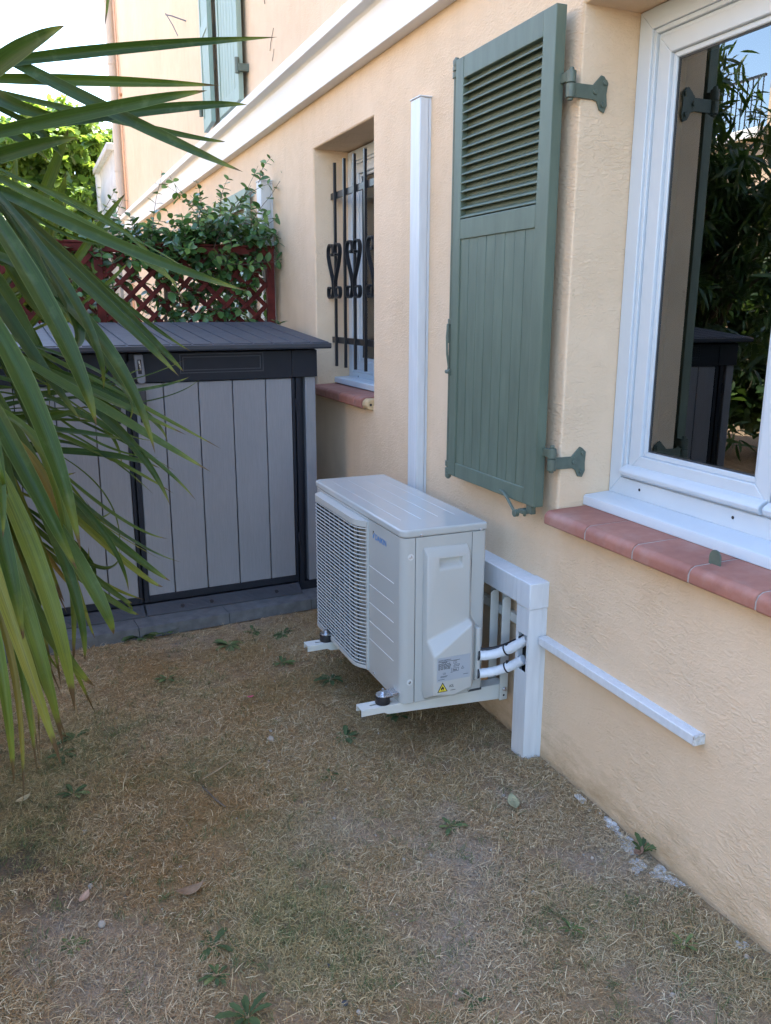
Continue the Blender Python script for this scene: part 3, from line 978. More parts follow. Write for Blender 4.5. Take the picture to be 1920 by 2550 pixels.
# ================================================================ AIR CONDITIONER
AX0, AX1, AY0, AY1 = -.403, -.121, 2.118, 2.925
AZ0, AZ1 = .172, .6985
ac = thing('air_conditioner', 'ivory outdoor air conditioner unit with slatted fan grille, mounted low on the wall', 'air conditioner', (-.26, 2.52, .172))
def arc(cx, cy, r, a0, a1, n=8):
    return [(cx + r * math.cos(R(a0 + (a1 - a0) * k / n)), cy + r * math.sin(R(a0 + (a1 - a0) * k / n))) for k in range(n + 1)]
rc = .026
# near-black block in place of the shaded inside and coil
MB().box(AX0 + .055, AX1 - .006, AY0 + .006, AY1 - .006, AZ0 + .006, AZ1 - .004).build('inner_case', 'dark_in', ac)
# near front panel, wrapping the corner to the seam on the side
mb = MB()
mb.prism(arc(AX0 + rc, AY0 + rc, rc, 270, 180) + [(AX0, 2.392), (AX0 + .02, 2.392), (-.3603, 2.30), (-.3603, AY0)], AZ0, AZ1, 'z')
mb.prism([(AX0, 2.846)] + arc(AX0 + rc, AY1 - rc, rc, 180, 90) + [(-.3603, AY1), (-.3603, 2.846)], AZ0, AZ1, 'z')
mb.box(AX0 + .0005, -.3603, 2.3925, 2.8455, .684, AZ1 - .0003)
mb.box(AX0 + .0005, -.3603, 2.3925, 2.8455, AZ0 + .0003, .192)
mb.build('front_panel', 'ac', ac, bevel=.0018)
mb = MB()
mb.prism([(-.3582, AY0), (-.3582, AY1)] + arc(AX1 - .012, AY1 - .012, .012, 90, 0, 4) + arc(AX1 - .012, AY0 + .012, .012, 0, -90, 4), AZ0, AZ1, 'z')
mb.build('side_panel', 'ac', ac, bevel=.0016)
MB().box(-.1725, -.1712, AY0 - .0006, AY0 + .004, AZ0 + .004, AZ1 - .001).build('seam', 'fan', ac)
# lid
g_ = .0035
lid = MB().prism(arc(AX0 - g_ + rc, AY0 - g_ + rc, rc, 270, 180) + arc(AX0 - g_ + rc, AY1 + g_ - rc, rc, 180, 90) + arc(AX1 + g_ - .014, AY1 + g_ - .014, .014, 90, 0, 4) + arc(AX1 + g_ - .014, AY0 - g_ + .014, .014, 0, -90, 4), .7000, .7235, 'z').build('lid', 'ac', ac, bevel=.006, seg=4)
mb = MB()
for x in (-.355, -.292, -.230, -.170):
    a, b = AY0 + .10 + .02 * random.random(), AY1 - .06
    mb.prism([(x - .0016, .7232), (x, .7242), (x + .0016, .7232)], a, b, 'y')
mb.build('lid_rib', 'ac', lid)
# fan behind the grille
fan = MB()
fc = (-.335, 2.618, .437)
fan.tube([(-.345, fc[1], fc[2]), (-.318, fc[1], fc[2])], .055, 24)
for k in range(3):
    a0 = R(120 * k + 20)
    pts = []
    n = 10
    vs, fs = [], []
    for i in range(n + 1):
        a = a0 + R(78) * i / n
        for r_ in (.05, .13, .205):
            tw = .022 * (i / n - .5)
            vs.append((fc[0] + tw, fc[1] + r_ * math.cos(a), fc[2] + r_ * math.sin(a)))
    for i in range(n):
        for j in range(2):
            fs.append((i * 3 + j, i * 3 + j + 1, i * 3 + 4 + j, i * 3 + 3 + j))
    fan.add(vs, fs)
fan.build('fan', 'fan', ac)
# slatted grille
gp = [(-.404, 2.380), (-.409, 2.386), (-.418, 2.398), (-.428, 2.412), (-.4345, 2.426), (-.4375, 2.442), (-.438, 2.47)] + [(-.438, 2.47 + .33 * k / 6) for k in range(1, 7)] + [(-.4375, 2.818), (-.434, 2.834), (-.426, 2.846), (-.415, 2.855), (-.404, 2.860)]
def off(p, d):
    return [(min(x + d, -.4035), y) for x, y in p]
mb = MB()
for z0, z1 in ((.670, .6895), (.180, .192)):
    mb.prism(gp + [(-.4032, 2.862), (-.4032, 2.378)], z0, z1, 'z')
mb.box(-.4105, -.4033, 2.3785, 2.3905, .1805, .6890)
mb.box(-.410, -.4033, 2.852, 2.862, .1925, .6695)
n = 37
for k in range(n):
    z = .1985 + (.6640 - .1985) * k / (n - 1)
    mb.tube([(x + .0035, y, z) for x, y in gp[1:-1]], .0029, 8, flat=.75)
grille = mb.build('grille', 'ac_plastic', ac, smooth=50)
mb = MB()
for y in (2.425, 2.47, 2.52, 2.57, 2.62, 2.67, 2.72, 2.77, 2.815):
    mb.box(-.4335 if y > 2.43 else -.426, -.421, y - .0016, y + .0016, .186, .686)
mb.build('grille_rib', 'fan', grille)  # coloured dark to paint shade between the slats
# pressed lines on the front; light caught on them is put in their colour
mb = MB()
for z in (.545, .4815, .419, .355, .2935):
    mb.prism([(AX0 + .0005, z - .0019), (AX0 - .0011, z), (AX0 + .0005, z + .0019)], 2.178, 2.3765, 'y')
mb.build('front_rib', 'ac_line', ac)
# maker's name: blue letters and the small two-tone mark before them
text_part('maker_letters', 'DAIKIN', .0255, (AX0 - .0004, 2.326, .6445), (0, -1, 0), (0, 0, 1), 'blue', ac, 1.06, .02)
MB().add([(AX0 - .0004, 2.345, .669), (AX0 - .0004, 2.3345, .669), (AX0 - .0004, 2.345, .655)], [(0, 1, 2)]).build('maker_mark', 'ink', ac, smooth=0)
MB().add([(AX0 - .0004, 2.3445, .654), (AX0 - .0004, 2.331, .6655), (AX0 - .0004, 2.3285, .6655), (AX0 - .0004, 2.3375, .646), (AX0 - .0004, 2.3445, .643)], [(0, 1, 2, 3, 4)]).build('maker_mark', 'blue', ac, smooth=0)
# terminal cover on the side
Yc = AY0
B = [(-.336, .668), (-.188, .667), (-.171, .610), (-.168, .430), (-.151, .402), (-.148, .218), (-.157, .192), (-.221, .176), (-.327, .176), (-.336, .206), (-.337, .332), (-.337, .372)]
U = [(-.330, .642), (-.188, .638), (-.186, .432), (-.329, .378)]
Lq = [(-.318, .334), (-.192, .424), (-.189, .216), (-.249, .199), (-.317, .210)]
H = [(-.290, .632), (-.212, .632), (-.212, .600), (-.290, .600)]
vs = [(x, Yc + .001, z) for x, z in B] + [(x, Yc - .020, z) for x, z in U] + [(x, Yc - .052, z) for x, z in Lq] + [(x, Yc - .020, z) for x, z in H] + [(x + (.004 if i in (0, 3) else -.004), Yc - .003, z + (-.002 if i < 2 else .012)) for i, (x, z) in enumerate(H)]
b_, u_, l_, h_, k_ = 0, 12, 16, 21, 25
fs = [(0, 1, u_ + 1, u_), (1, 2, u_ + 1), (2, 3, u_ + 2, u_ + 1), (u_ + 3, u_ + 2, l_ + 1, l_), (u_ + 2, 3, 4, l_ + 1), (4, 5, l_ + 2, l_ + 1), (5, 6, l_ + 2),
      (6, 7, l_ + 3, l_ + 2), (7, 8, l_ + 4, l_ + 3), (8, 9, l_ + 4), (9, 10, l_, l_ + 4), (10, 11, u_ + 3, l_), (11, 0, u_, u_ + 3), (l_, l_ + 1, l_ + 2, l_ + 3, l_ + 4)]
fs += [(u_, u_ + 1, h_ + 1, h_), (u_ + 1, u_ + 2, h_ + 2, h_ + 1), (u_ + 2, u_ + 3, h_ + 3, h_ + 2), (u_ + 3, u_, h_, h_ + 3)]
fs += [(h_ + i, h_ + (i + 1) % 4, k_ + (i + 1) % 4, k_ + i) for i in range(4)] + [(k_, k_ + 1, k_ + 2, k_ + 3), tuple(range(11, -1, -1))]
tc = MB().add(vs, fs).build('terminal_cover', 'ac_plastic', ac, bevel=.0062, seg=4, smooth=60)
MB().box(-.163, -.146, Yc - .030, Yc + .002, .222, .398).build('pipe_collar', 'ac_plastic', tc, bevel=.006, seg=3)
# rating label and warning sticker
yl = Yc - .0527
lb = MB().box(-.309, -.196, yl, yl + .0006, .2495, .3265).build('rating_label', 'sticker', tc, smooth=0)
def ltext(s, size, x, z, m='ink', sq=1.0, bold=0.0):
    text_part('label_text', s, size, (x, yl - .0004, z), (1, 0, 0), (0, 0, 1), m, lb, sq, bold)
ltext('DAIKIN EUROPE N.V.', .0050, -.2985, .3160, sq=.92, bold=.02)
ltext('R32', .0072, -.2470, .2790, bold=.03)
ltext('CE', .0082, -.2835, .2715)
mb = MB()
def bar(x0, x1, z, h=.0011):
    mb.box(x0, x1, yl - .0004, yl, z, z + h)
bar(-.2985, -.226, .3125); bar(-.288, -.270, .3095, .0014)
for k in range(9):
    z = .3065 - k * .0023
    x = -.2985
    while x < -.258:
        w = random.uniform(.003, .011)
        bar(x, min(x + w, -.256), z, .0009)
        x += w + .0022
for a, b, z in ((-.291, -.267, .2655), (-.291, -.270, .2625), (-.2985, -.277, .2555), (-.214, -.196, .2615), (-.257, -.250, .2745)):
    bar(a, b, z, .0010)
# frame of the refrigerant code, open book, small triangle
for x0, x1, z0, z1 in ((-.2485, -.2300, .2765, .2772), (-.2485, -.2300, .2872, .2879), (-.2485, -.2478, .2773, .2871), (-.2307, -.2300, .2773, .2871),
                       (-.2475, -.2365, .3020, .3027), (-.2475, -.2468, .3028, .3105), (-.2372, -.2365, .3028, .3105), (-.2423, -.2417, .3028, .3105), (-.2467, -.2373, .3098, .3105),
                       (-.2475, -.2300, .2925, .2935), (-.2450, -.2275, .2975, .2985), (-.2535, -.2525, .278, .289)):
    mb.box(x0, x1, yl - .0004, yl, z0, z1)
for p in ([(-.221, .281), (-.2203, .281), (-.2157, .2885), (-.2157, .2900)], [(-.2104, .281), (-.2111, .281), (-.2157, .2885), (-.2157, .2900)], [(-.2195, .2815), (-.2195, .2808), (-.212, .2808), (-.212, .2815)],
          [(-.2475, .2935), (-.2466, .2935), (-.2443, .2975), (-.2452, .2975)], [(-.2300, .2925), (-.2290, .2925), (-.2266, .2985), (-.2276, .2985)]):
    mb.prism(p, yl - .0004, yl, 'y')
mb.build('label_print', 'ink', lb, smooth=0)
def tri(c, r, h):
    return [(c[0] - r, c[1]), (c[0] + r, c[1]), (c[0], c[1] + h)]
ws = MB().prism(tri((-.283, .2145), .0175, .0315), yl + .0001, yl + .0006, 'y').build('warning_sticker', 'ink', tc, smooth=0)
MB().prism(tri((-.283, .2165), .0137, .0245), yl - .0003, yl + .0001, 'y').build('sticker_face', 'yellow', ws, smooth=0)
mb = MB()
fl = [(-.2845, .2200), (-.2885, .2225), (-.2890, .2260), (-.2865, .2300), (-.2850, .2290), (-.2835, .2345), (-.2800, .2300), (-.2785, .2255), (-.2795, .2220), (-.2820, .2200), (-.2812, .2232), (-.2830, .2260), (-.2850, .2228)]
mb.prism(fl, yl - .0006, yl - .0003, 'y')
mb.box(-.2905, -.2765, yl - .0006, yl - .0003, .2182, .2190)
mb.build('flame_symbol', 'ink', ws, smooth=0)
text_part('sticker_text', 'A2L', .0125, (-.2610, yl - .0003, .2265), (1, 0, 0), (0, 0, 1), 'ink', ws, .80, .006)
mb = MB()
mb.box(-.256, -.239, yl - .0003, yl, .2155, .2168)
mb.build('sticker_print', 'ink', ws, smooth=0)
for o_ in (lb, ws):
    for q_ in ([o_] if o_ is ws else []) + list(o_.children):
        for v_ in q_.data.vertices:
            v_.co.x -= .006; v_.co.z += .004
for v_ in lb.data.vertices:
    v_.co.z += .004
# screws
def screw(x, z, y=AY0, r=.0046):
    mb = MB().cyl((x, y - .0025, z), 'y', r, .004, 14)
    mb.cyl((x, y - .0036, z), 'y', r * .55, .002, 6)
    mb.build('screw', 'zinc', ac, bevel=.0006)
screw(-.343, .706, AY0 - g_); screw(-.144, .7035, AY0 - g_)
for z in (.641, .243):
    mb = MB()
    mb.tube([(-.375, AY0 - .0002, z), (-.375, AY0 + .0005, z)], .0098, 20)
    mb.build('screw_seat', 'ac_line', ac)
    screw(-.375, z, AY0 + .0012, .0050)
mb = MB().cyl((AX0 - .003, 2.334, .186), 'x', .0045, .004, 12)
mb.build('screw', 'zinc', ac)
MB().prism([(-.172, .1735), (-.166, .181), (-.124, .181), (-.124, .1735)], AY0 - .0008, AY0 + .003, 'y').build('drain_slot', 'fan', ac)
# feet with bolts, resting on the rubber pads
for y in (2.182, 2.690):
    mb = MB()
    mb.prism([(-.425, -.022)] + [(-.448 + .022 * math.cos(R(a)), .022 * math.sin(R(a))) for a in range(-90, -271, -20)] + [(-.425, .022), (-.36, .022), (-.36, -.022)], .1985, .2020, 'z')
    mb.v = [(x, yy + y, z) for x, yy, z in mb.v]
    mb.box(-.425, -.398, y - .020, y + .020, .2022, .2062)
    mb.cyl((-.448, y, .2021), 'z', .0105, .0016, 18)
    mb.cyl((-.448, y, .2037), 'z', .0078, .0060, 6)
    mb.cyl((-.448, y, .2097), 'z', .0038, .0105, 10)
    mb.build('mounting_foot', 'zinc', ac, bevel=.0006)

# ---------------------------------------------------------------- bracket carrying it
br = thing('wall_bracket', 'ivory steel bracket bolted to the wall, two arms carrying the air conditioner', 'bracket', (-.02, 2.42, .14))
def arm(y0, y1):
    mb = MB()
    th = .0022
    # top web with a long slot, two side flanges that deepen towards the wall
    sy = (y0 + y1) / 2
    mb.box(-.527, -.492, y0, y1, .1698, .1720)
    mb.box(-.492, -.418, y0, sy - .0042, .1698, .1720)
    mb.box(-.492, -.418, sy + .0042, y1, .1698, .1720)
    mb.box(-.418, -.030, y0, y1, .1698, .1720)
    side = [(-.527, .1697), (-.527, .1500), (-.452, .1500), (-.440, .1430), (-.030, .1180), (-.030, .1697)]
    mb.prism(side, y0, y0 + th, 'y')
    mb.prism(side, y1 - th, y1, 'y')
    return mb.build('arm', 'bracket', br, bevel=.0008)
arm(2.133, 2.178)
arm(2.664, 2.709)
def pad(y):
    mb = MB()
    mb.tube([(-.448, y, .1722), (-.448, y, .1760), (-.448, y, .1860), (-.448, y, .1960), (-.448, y, .1984)], [.0225, .0238, .0220, .0232, .0222], 24)
    mb.build('rubber_pad', 'rubber', br)
pad(2.182 - .026); pad(2.690)
# the near foot sits over the near arm's pad
for o in ac.children:
    if o.name.startswith('mounting_foot') and min(v.co.y for v in o.data.vertices) + ac.location.y < 2.4:
        for v in o.data.vertices:
            v.co.y -= .026
mb = MB()
def rail(y0):
    mb = MB()
    mb.prism([(-.052, .118), (-.022, .118), (-.022, .462), (-.030, .470), (-.044, .470), (-.052, .462)], y0, y0 + .0025, 'y')
    mb.box(-.0245, -.022, y0 + .0025, y0 + .05, .118, .466)
    return mb.build('rail', 'bracket', br, bevel=.001)
rail(2.1245); rail(2.1985); rail(2.655); rail(2.720)
MB().box(-.0215, -.0020, 2.088, 2.760, .388, .418).build('cross_rail', 'bracket', br, bevel=.002)
mb = MB()
mb.cyl((-.036, 2.1245, .157), 'y', .0075, -.005, 6)
mb.cyl((-.036, 2.1195, .157), 'y', .0038, -.006, 10)
mb.build('bolt', 'zinc', br)
MB().cyl((-.036, 2.1243, .134), 'y', .0036, -.0003, 10).build('bolt_hole', 'ink', br)

# ---------------------------------------------------------------- pipes and cable
def bez(p, n=14):
    p = [Vector(q) for q in p]
    out = []
    for i in range(n + 1):
        t = i / n
        q = p[:]
        while len(q) > 1:
            q = [q[k].lerp(q[k + 1], t) for k in range(len(q) - 1)]
        out.append(q[0])
    return out
def wrapped_pipe(label, pts, r, tie_t, loc):
    t = thing('insulated_pipe', label, 'insulated pipe', loc)
    c = bez(pts, 26)
    rs = [r * (1 + random.uniform(-.07, .07)) for _ in c]
    MB().tube(c, rs, 14).build('wrapping', 'wrap', t)
    MB().tube(c[0:2], r * 1.06, 14).build('end_ring', 'rubber', t)
    i = int(tie_t * 26)
    a = (c[i + 1] - c[i]).normalized()
    mb = MB().tube([c[i] - a * .0022, c[i] + a * .0022], r * 1.14, 18)
    mb.cyl(c[i] + Vector((-.001, -.004, r * 1.05)), 'z', .0048, .008, 10)
    mb.build('cable_tie', 'rubber', t)
    return t, c
p1, c1 = wrapped_pipe('upper white wrapped pipe running from the air conditioner into the white boxing', [(-.156, 2.092, .306), (-.112, 2.080, .300), (-.074, 2.050, .322), (-.046, 1.984, .384)], .0152, .62, (-.15, 2.095, .30))
p2, c2 = wrapped_pipe('lower white wrapped pipe running from the air conditioner behind the white boxing', [(-.156, 2.092, .245), (-.112, 2.082, .243), (-.072, 2.052, .262), (-.048, 1.998, .312)], .0150, .66, (-.15, 2.095, .24))
ca = MB().tube([(p.x + .006, p.y + .004, p.z + .0175) for p in c1], .0058, 8)
tag(ca.build('black_cable', 'rubber', root=(-.15, 2.1, .32)), 'black cable tied along the top of the upper wrapped pipe', 'cable')

# ================================================================ SHED
ang = R(3.1)
ee = Vector((math.cos(ang), math.sin(ang), 0))
so = Vector((-.265, 3.600, 0)) + .265 * ee
shed = thing('storage_shed', 'low grey and graphite resin garden shed with double doors and ribbed lid', 'garden shed', so, ang)
U0, U1 = -1.815, -.170
mb = MB()
mb.box(U0 + .005, U1 - .005, .030, .745, .06, 1.17)
mb.build('body', 'shed_dark', shed)
MB().box(U1 - .050, U1, .002, .750, .092, 1.052).build('side_panel', 'shed_panel', shed, bevel=.004)
MB().box(U0, U0 + .050, .002, .750, .092, 1.052).build('side_panel', 'shed_panel', shed, bevel=.004)
mb = MB()
mb.prism([(-.012, 1.052), (-.012, 1.170), (.755, 1.262), (.755, 1.052)], U0 - .004, U0 + .12, 'x')
mb.prism([(-.012, 1.052), (-.012, 1.170), (.755, 1.262), (.755, 1.052)], U1 - .115, U1 + .004, 'x')
mb.box(U0 + .12, -.996, -.010, .02, 1.050, 1.170)
mb.box(-.984, U1 - .115, -.010, .02, 1.050, 1.170)
hdr = mb.build('header', 'shed_dark', shed, bevel=.003)
for a, b in ((-.778, -.416), (-1.565, -1.203)):
    mb = MB()
    for w, z0, z1 in ((0, 1.0835, 1.164), (.012, 1.095, 1.152)):
        mitred(mb, a + w, b - w, z0, z1, .0035, -.0125, -.0095)
    mb.v = [(y, x, z) for x, y, z in mb.v]
    mb.build('header_panel', 'shed_lid', hdr)
def door(a, b, grooves, handle_u):
    mb = MB()
    mb.box(a, a + .020, -.004, .03, .098, 1.048)
    mb.box(b - .012, b, -.004, .03, .098, 1.048)
    mb.box(a + .020, b - .012, -.004, .03, .098, .128)
    d = mb.build('door', 'shed_dark', shed, bevel=.002)
    cuts = [a + .020] + grooves + [b - .012]
    mb = MB()
    for u, v in zip(cuts[:-1], cuts[1:]):
        mb.box(u + .0022, v - .0022, -.001, .028, .1282, 1.047)
    mb.build('door_panel', 'shed_panel', d, bevel=.0025)
    mb = MB()
    mb.prism([(-.001, .885), (-.022, .900), (-.026, .915), (-.026, 1.010), (-.018, 1.026), (-.001, 1.028)], handle_u - .0125, handle_u + .0125, 'x')
    mb.build('handle', 'rubber', d, bevel=.003)
    return d
door(-.986, -.272, [-.850, -.703, -.555, -.406], -.938)
door(-1.708, -.994, [-1.574, -1.425, -1.277, -1.130], -1.042)
for a in (-.262, -1.7335):
    mb = MB()
    mb.box(a - .004, a + .018, -.006, .03, .088, 1.050)
    for z in (.90, .28):
        mb.cyl((a - .006, -.006, z), 'z', .005, .055, 8)
    mb.build('hinge_post', 'shed_dark', shed, bevel=.002)
# lid of many boards
mb = MB()
def lidz(v):
    return 1.186 + (v + .065) * .0925
n = 20
la, lb_ = U0 - .05, U1 + .05
for k in range(n):
    a = la + k * (lb_ - la) / n
    b = a + (lb_ - la) / n
    mb.prism([(-.050, lidz(-.05)), (-.050, lidz(-.05) + .0185), (.760, lidz(.76) + .0185), (.760, lidz(.76))], a + .0040, b - .0040, 'x')
mb.prism([(-.066, 1.180), (-.068, 1.200), (-.055, 1.2015), (.762, lidz(.762) + .0105), (.762, lidz(.762) - .010)], la - .003, lb_ + .003, 'x')
mb.build('lid', 'shed_lid', shed, bevel=.0016)
MB().box(la - .002, lb_ + .002, -.0665, -.0600, 1.1775, 1.1990).build('lid_edge', 'shed_dark', shed, bevel=.002)
# latch
mb = MB()
mb.cyl((-.960, -.010, 1.110), 'y', .040, -.006, 32)
mb.build('latch_disc', 'shed_dark', shed, bevel=.002)
mb = MB()
mb.prism([(-.966, 1.166), (-.930, 1.166), (-.9235, 1.058), (-.930, 1.047), (-.948, 1.047), (-.957, 1.058)], -.030, -.012, 'y')
lt = mb.build('latch', 'padlock', shed, bevel=.004)
MB().box(-.953, -.938, -.0312, -.0298, 1.088, 1.146).build('latch_slot', 'ink', lt, bevel=.0005)
MB().tube([(-.9475, -.033, 1.142), (-.945, -.034, 1.12), (-.943, -.033, 1.105)], .0035, 8).build('steel_staple', 'zinc', lt)
# ramp under the doors
for a, b in ((-.985, -.275), (-1.705, -.993)):
    mb = MB()
    mb.prism([(-.050, .050), (-.050, .0585), (-.004, .0895), (.02, .0895), (.02, .050)], a, b, 'x')
    for k in range(7):
        v = -.044 + k * .006
        z = .0585 + (v + .05) * .674
        mb.box(a + .015, b - .015, v - .0012, v + .0012, z - .002, z + .0022)
    rp = mb.build('ramp', 'shed_lid', shed, bevel=.0012)
    for u in ((-.83, -.70, -.395) if a > -1 else (-1.15, -1.45)):
        MB().cyl((u, -.030, .068), (0, -.56, .83), .0095, .007, 12).build('ramp_bolt', 'ink', rp)
MB().box(U0, U1, .0, .75, .050, .0915).build('floor', 'shed_dark', shed, bevel=.002)
# deck tiles under it: one row of loose plates
ta = R(4.9)
te, tn = Vector((math.cos(ta), math.sin(ta), 0)), Vector((-math.sin(ta), math.cos(ta), 0))
mb = MB()
mb.box(0, .386, 0, .386, .0445, .0500)
for k in range(1, 6):
    mb.box(.0, .386, .0, .004, .0, .0443) if k == 1 else None
for k in range(0, 9):
    mb.box(.006 + k * .044, .030 + k * .044, -.0004, .006, .012, .0443)
mb.box(0, .004, .004, .386, .0, .0443)
mb.box(.382, .386, .004, .386, .0, .0443)
for k in range(5):
    mb.box(.072 + k * .060, .074 + k * .060, .004, .382, .0498, .0508)
tile0 = mb.build('deck_tile', 'tile_deck', root=(0, 0, 0.001), bevel=.0012)
tag(tile0, 'grey plastic deck tile laid in the row under the garden shed', 'deck tile', 'deck tiles under the shed')
tiles = []
for k in range(5):
    for row in range(2):
        o = tile0 if (k == 0 and row == 0) else tile0.copy()
        if not (k == 0 and row == 0):
            COL.objects.link(o)
        p = Vector((-.242, 3.458, 0)) + te * (-.205 - k * .3885 + .19) + tn * (row * .3885)
        o.location = (p.x, p.y, .001)
        o.rotation_euler = (0, 0, ta + random.uniform(-.004, .004))

# ================================================================ TRELLIS AND JASMINE
TY = 4.72
tr = thing('trellis', 'dark red wooden lattice trellis standing behind the garden shed', 'trellis', (-.9, TY, 0))
MB().box(-.085, -.040, TY - .018, TY + .018, -.05, 1.672).build('post', 'trellis', tr, bevel=.003)
MB().box(-1.95, -1.905, TY - .018, TY + .018, -.05, 1.672).build('post', 'trellis', tr, bevel=.003)
MB().box(-1.0, -.955, TY - .016, TY + .016, -.05, 1.630).build('post', 'trellis', tr, bevel=.003)
mb = MB()
mb.box(-1.955, -.035, TY - .020, TY + .020, 1.6725, 1.686)
mb.box(-1.9045, -1.0005, TY - .018, TY + .018, 1.632, 1.672)
mb.box(-.9545, -.0855, TY - .018, TY + .018, 1.632, 1.672)
mb.build('top_rail', 'trellis', tr, bevel=.003)
def lattice(x0, x1, z0, z1):
    mb = MB()
    pitch, w = .112, .012
    for s, yy in ((1, TY - .004), (-1, TY + .006)):
        c = -3.0
        while c < 3.0:
            # line x = xm + s*(z - z0) clipped to the panel
            pts = []
            xa = x0 + c
            t0, t1 = z0, z1
            if s > 0:
                t0, t1 = max(z0, z0 + (x0 - xa)), min(z1, z0 + (x1 - xa))
            else:
                t0, t1 = max(z0, z0 + (xa - x1)), min(z1, z0 + (xa - x0))
            if t1 - t0 > .03:
                p0 = Vector((xa + s * (t0 - z0), yy, t0)); p1 = Vector((xa + s * (t1 - z0), yy, t1))
                d = (p1 - p0)
                mb.obox((p0 + p1) / 2, d / 2, Vector((0, .0042, 0)), Vector((-d.z, 0, d.x)).normalized() * w)
            c += pitch * 1.0
    return mb
a = lattice(-1.906, -.999, .30, 1.634)
b = lattice(-.956, -.084, .30, 1.634)
a.add(b.v, b.f)
a.build('lattice', 'trellis', tr, bevel=.001)

jas = thing('climbing_plant', 'jasmine with glossy oval leaves climbing over the red trellis', 'climbing plant', (-.7, TY + .02, 0))
oval = leaf_template([.0, .20, .285, .31, .29, .20, .0], .25, .12)
P, D, Sz, T = [], [], [], []
stems_mb = MB()
def sprig(p0, d, L, nl, droop=.3, size=.066):
    """a shoot with leaf pairs"""
    p0, d = np.array(p0, float), np.array(d, float)
    d /= np.linalg.norm(d)
    pts = []
    p = p0.copy()
    st = L / 10
    for k in range(11):
        pts.append(p.copy())
        d = d + np.array([RNG.normal(0, .10), RNG.normal(0, .08), -droop * .06 + RNG.normal(0, .06)])
        d /= np.linalg.norm(d)
        p = p + d * st
    stems_mb.tube([tuple(q) for q in pts], [.0022 - .0013 * k / 10 for k in range(11)], 5)
    tone0 = RNG.uniform(.05, .75)
    for k in range(nl):
        t = (k + .6) / nl * 9.8
        i = min(int(t), 9)
        q = pts[i] + (pts[i + 1] - pts[i]) * (t - i)
        dd = (pts[i + 1] - pts[i]) / st
        side = np.cross(dd, rand_unit(1)[0])
        side /= np.linalg.norm(side) + 1e-6
        for s in (-1, 1):
            P.append(q); D.append(dd * .45 + s * side + np.array([0, -.15, -.1]) + rand_unit(1)[0] * .25)
            Sz.append(size * RNG.uniform(.65, 1.15) * (1 - .35 * k / nl)); T.append(np.clip(tone0 + RNG.uniform(-.2, .2) + .35 * (k / nl) ** 2, 0, 1))
# body along the top rail, thick to the right of its middle
for k in range(270):
    x = RNG.uniform(-1.05, -.08)
    dens = .25 + .75 * math.exp(-((x + .40) / .26) ** 2)
    if RNG.random() > dens:
        continue
    zt = 1.63 + RNG.uniform(-.08, .10)
    h = .11 + .30 * math.exp(-((x + .28) / .20) ** 2)
    sprig((x, TY + RNG.uniform(-.05, .16), zt), (RNG.normal(0, .6), RNG.normal(-.05, .5), RNG.uniform(.2, 1.2)), h * RNG.uniform(.5, 1.35), RNG.integers(5, 9), .8)
for k in range(105):                      # through the lattice
    x, z = RNG.uniform(-1.15, -.10), RNG.uniform(1.20, 1.64)
    sprig((x, TY + RNG.uniform(-.02, .09), z), (RNG.normal(0, 1), RNG.normal(-.25, .5), RNG.normal(0, .8)), RNG.uniform(.06, .2), RNG.integers(2, 6), .8)
for k in range(150):                      # unlit inside and the growth lower down behind the shed
    x, z = RNG.uniform(-1.2, -.12), RNG.uniform(.5, 1.55)
    sprig((x, TY + RNG.uniform(.03, .2), z), (RNG.normal(0, 1), RNG.normal(0, .5), RNG.normal(0, .8)), RNG.uniform(.08, .22), RNG.integers(3, 7), .8)
# long runners
for q0, d, L, n in (((-.28, TY, 1.86), (.55, 0, .8), .30, 5), ((-.10, TY + .04, 2.02), (.35, .1, .95), .17, 4), ((-.70, TY, 1.70), (.15, 0, 1), .36, 6), ((-.55, TY, 1.72), (.9, -.1, .55), .42, 5),
                    ((-.93, TY, 1.68), (.3, 0, 1), .26, 5), ((-1.02, TY - .02, 1.66), (.25, 0, 1), .34, 6), ((-.30, TY - .02, 1.78), (.95, -.1, .35), .40, 6), ((-.20, TY - .02, 1.74), (1, -.1, .12), .30, 5),
                    ((-.65, TY - .03, 1.28), (1, -.05, .35), .55, 7), ((-.50, TY - .03, 1.50), (.9, -.05, .6), .42, 6), ((-.45, TY, 1.8), (.2, 0, 1), .22, 6), ((-.33, TY, 1.85), (-.1, 0, 1), .2, 6)):
    sprig(q0, d, L, n + 1, 1.2, .056)
for k in range(7):                       # old wood
    x = RNG.uniform(-.75, -.2)
    stems_mb.tube([(x, TY + .05, -.02), (x + RNG.normal(0, .06), TY + .05, .6), (x + RNG.normal(0, .12), TY + .04, 1.2), (x + RNG.normal(0, .2), TY + .03, 1.62)], [.011, .009, .007, .004], 7)
stems_mb.build('stem', 'bark', jas)
P, D, Sz, T = map(np.array, (P, D, Sz, T))
V, F, tt = scatter_leaves(oval, P, D, np.tile([0, -.35, 1.0], (len(P), 1)) + rand_unit(len(P)) * .55, Sz, T)
raw_mesh('foliage', V, F, 'jasmine', jas, {'tone': tt})

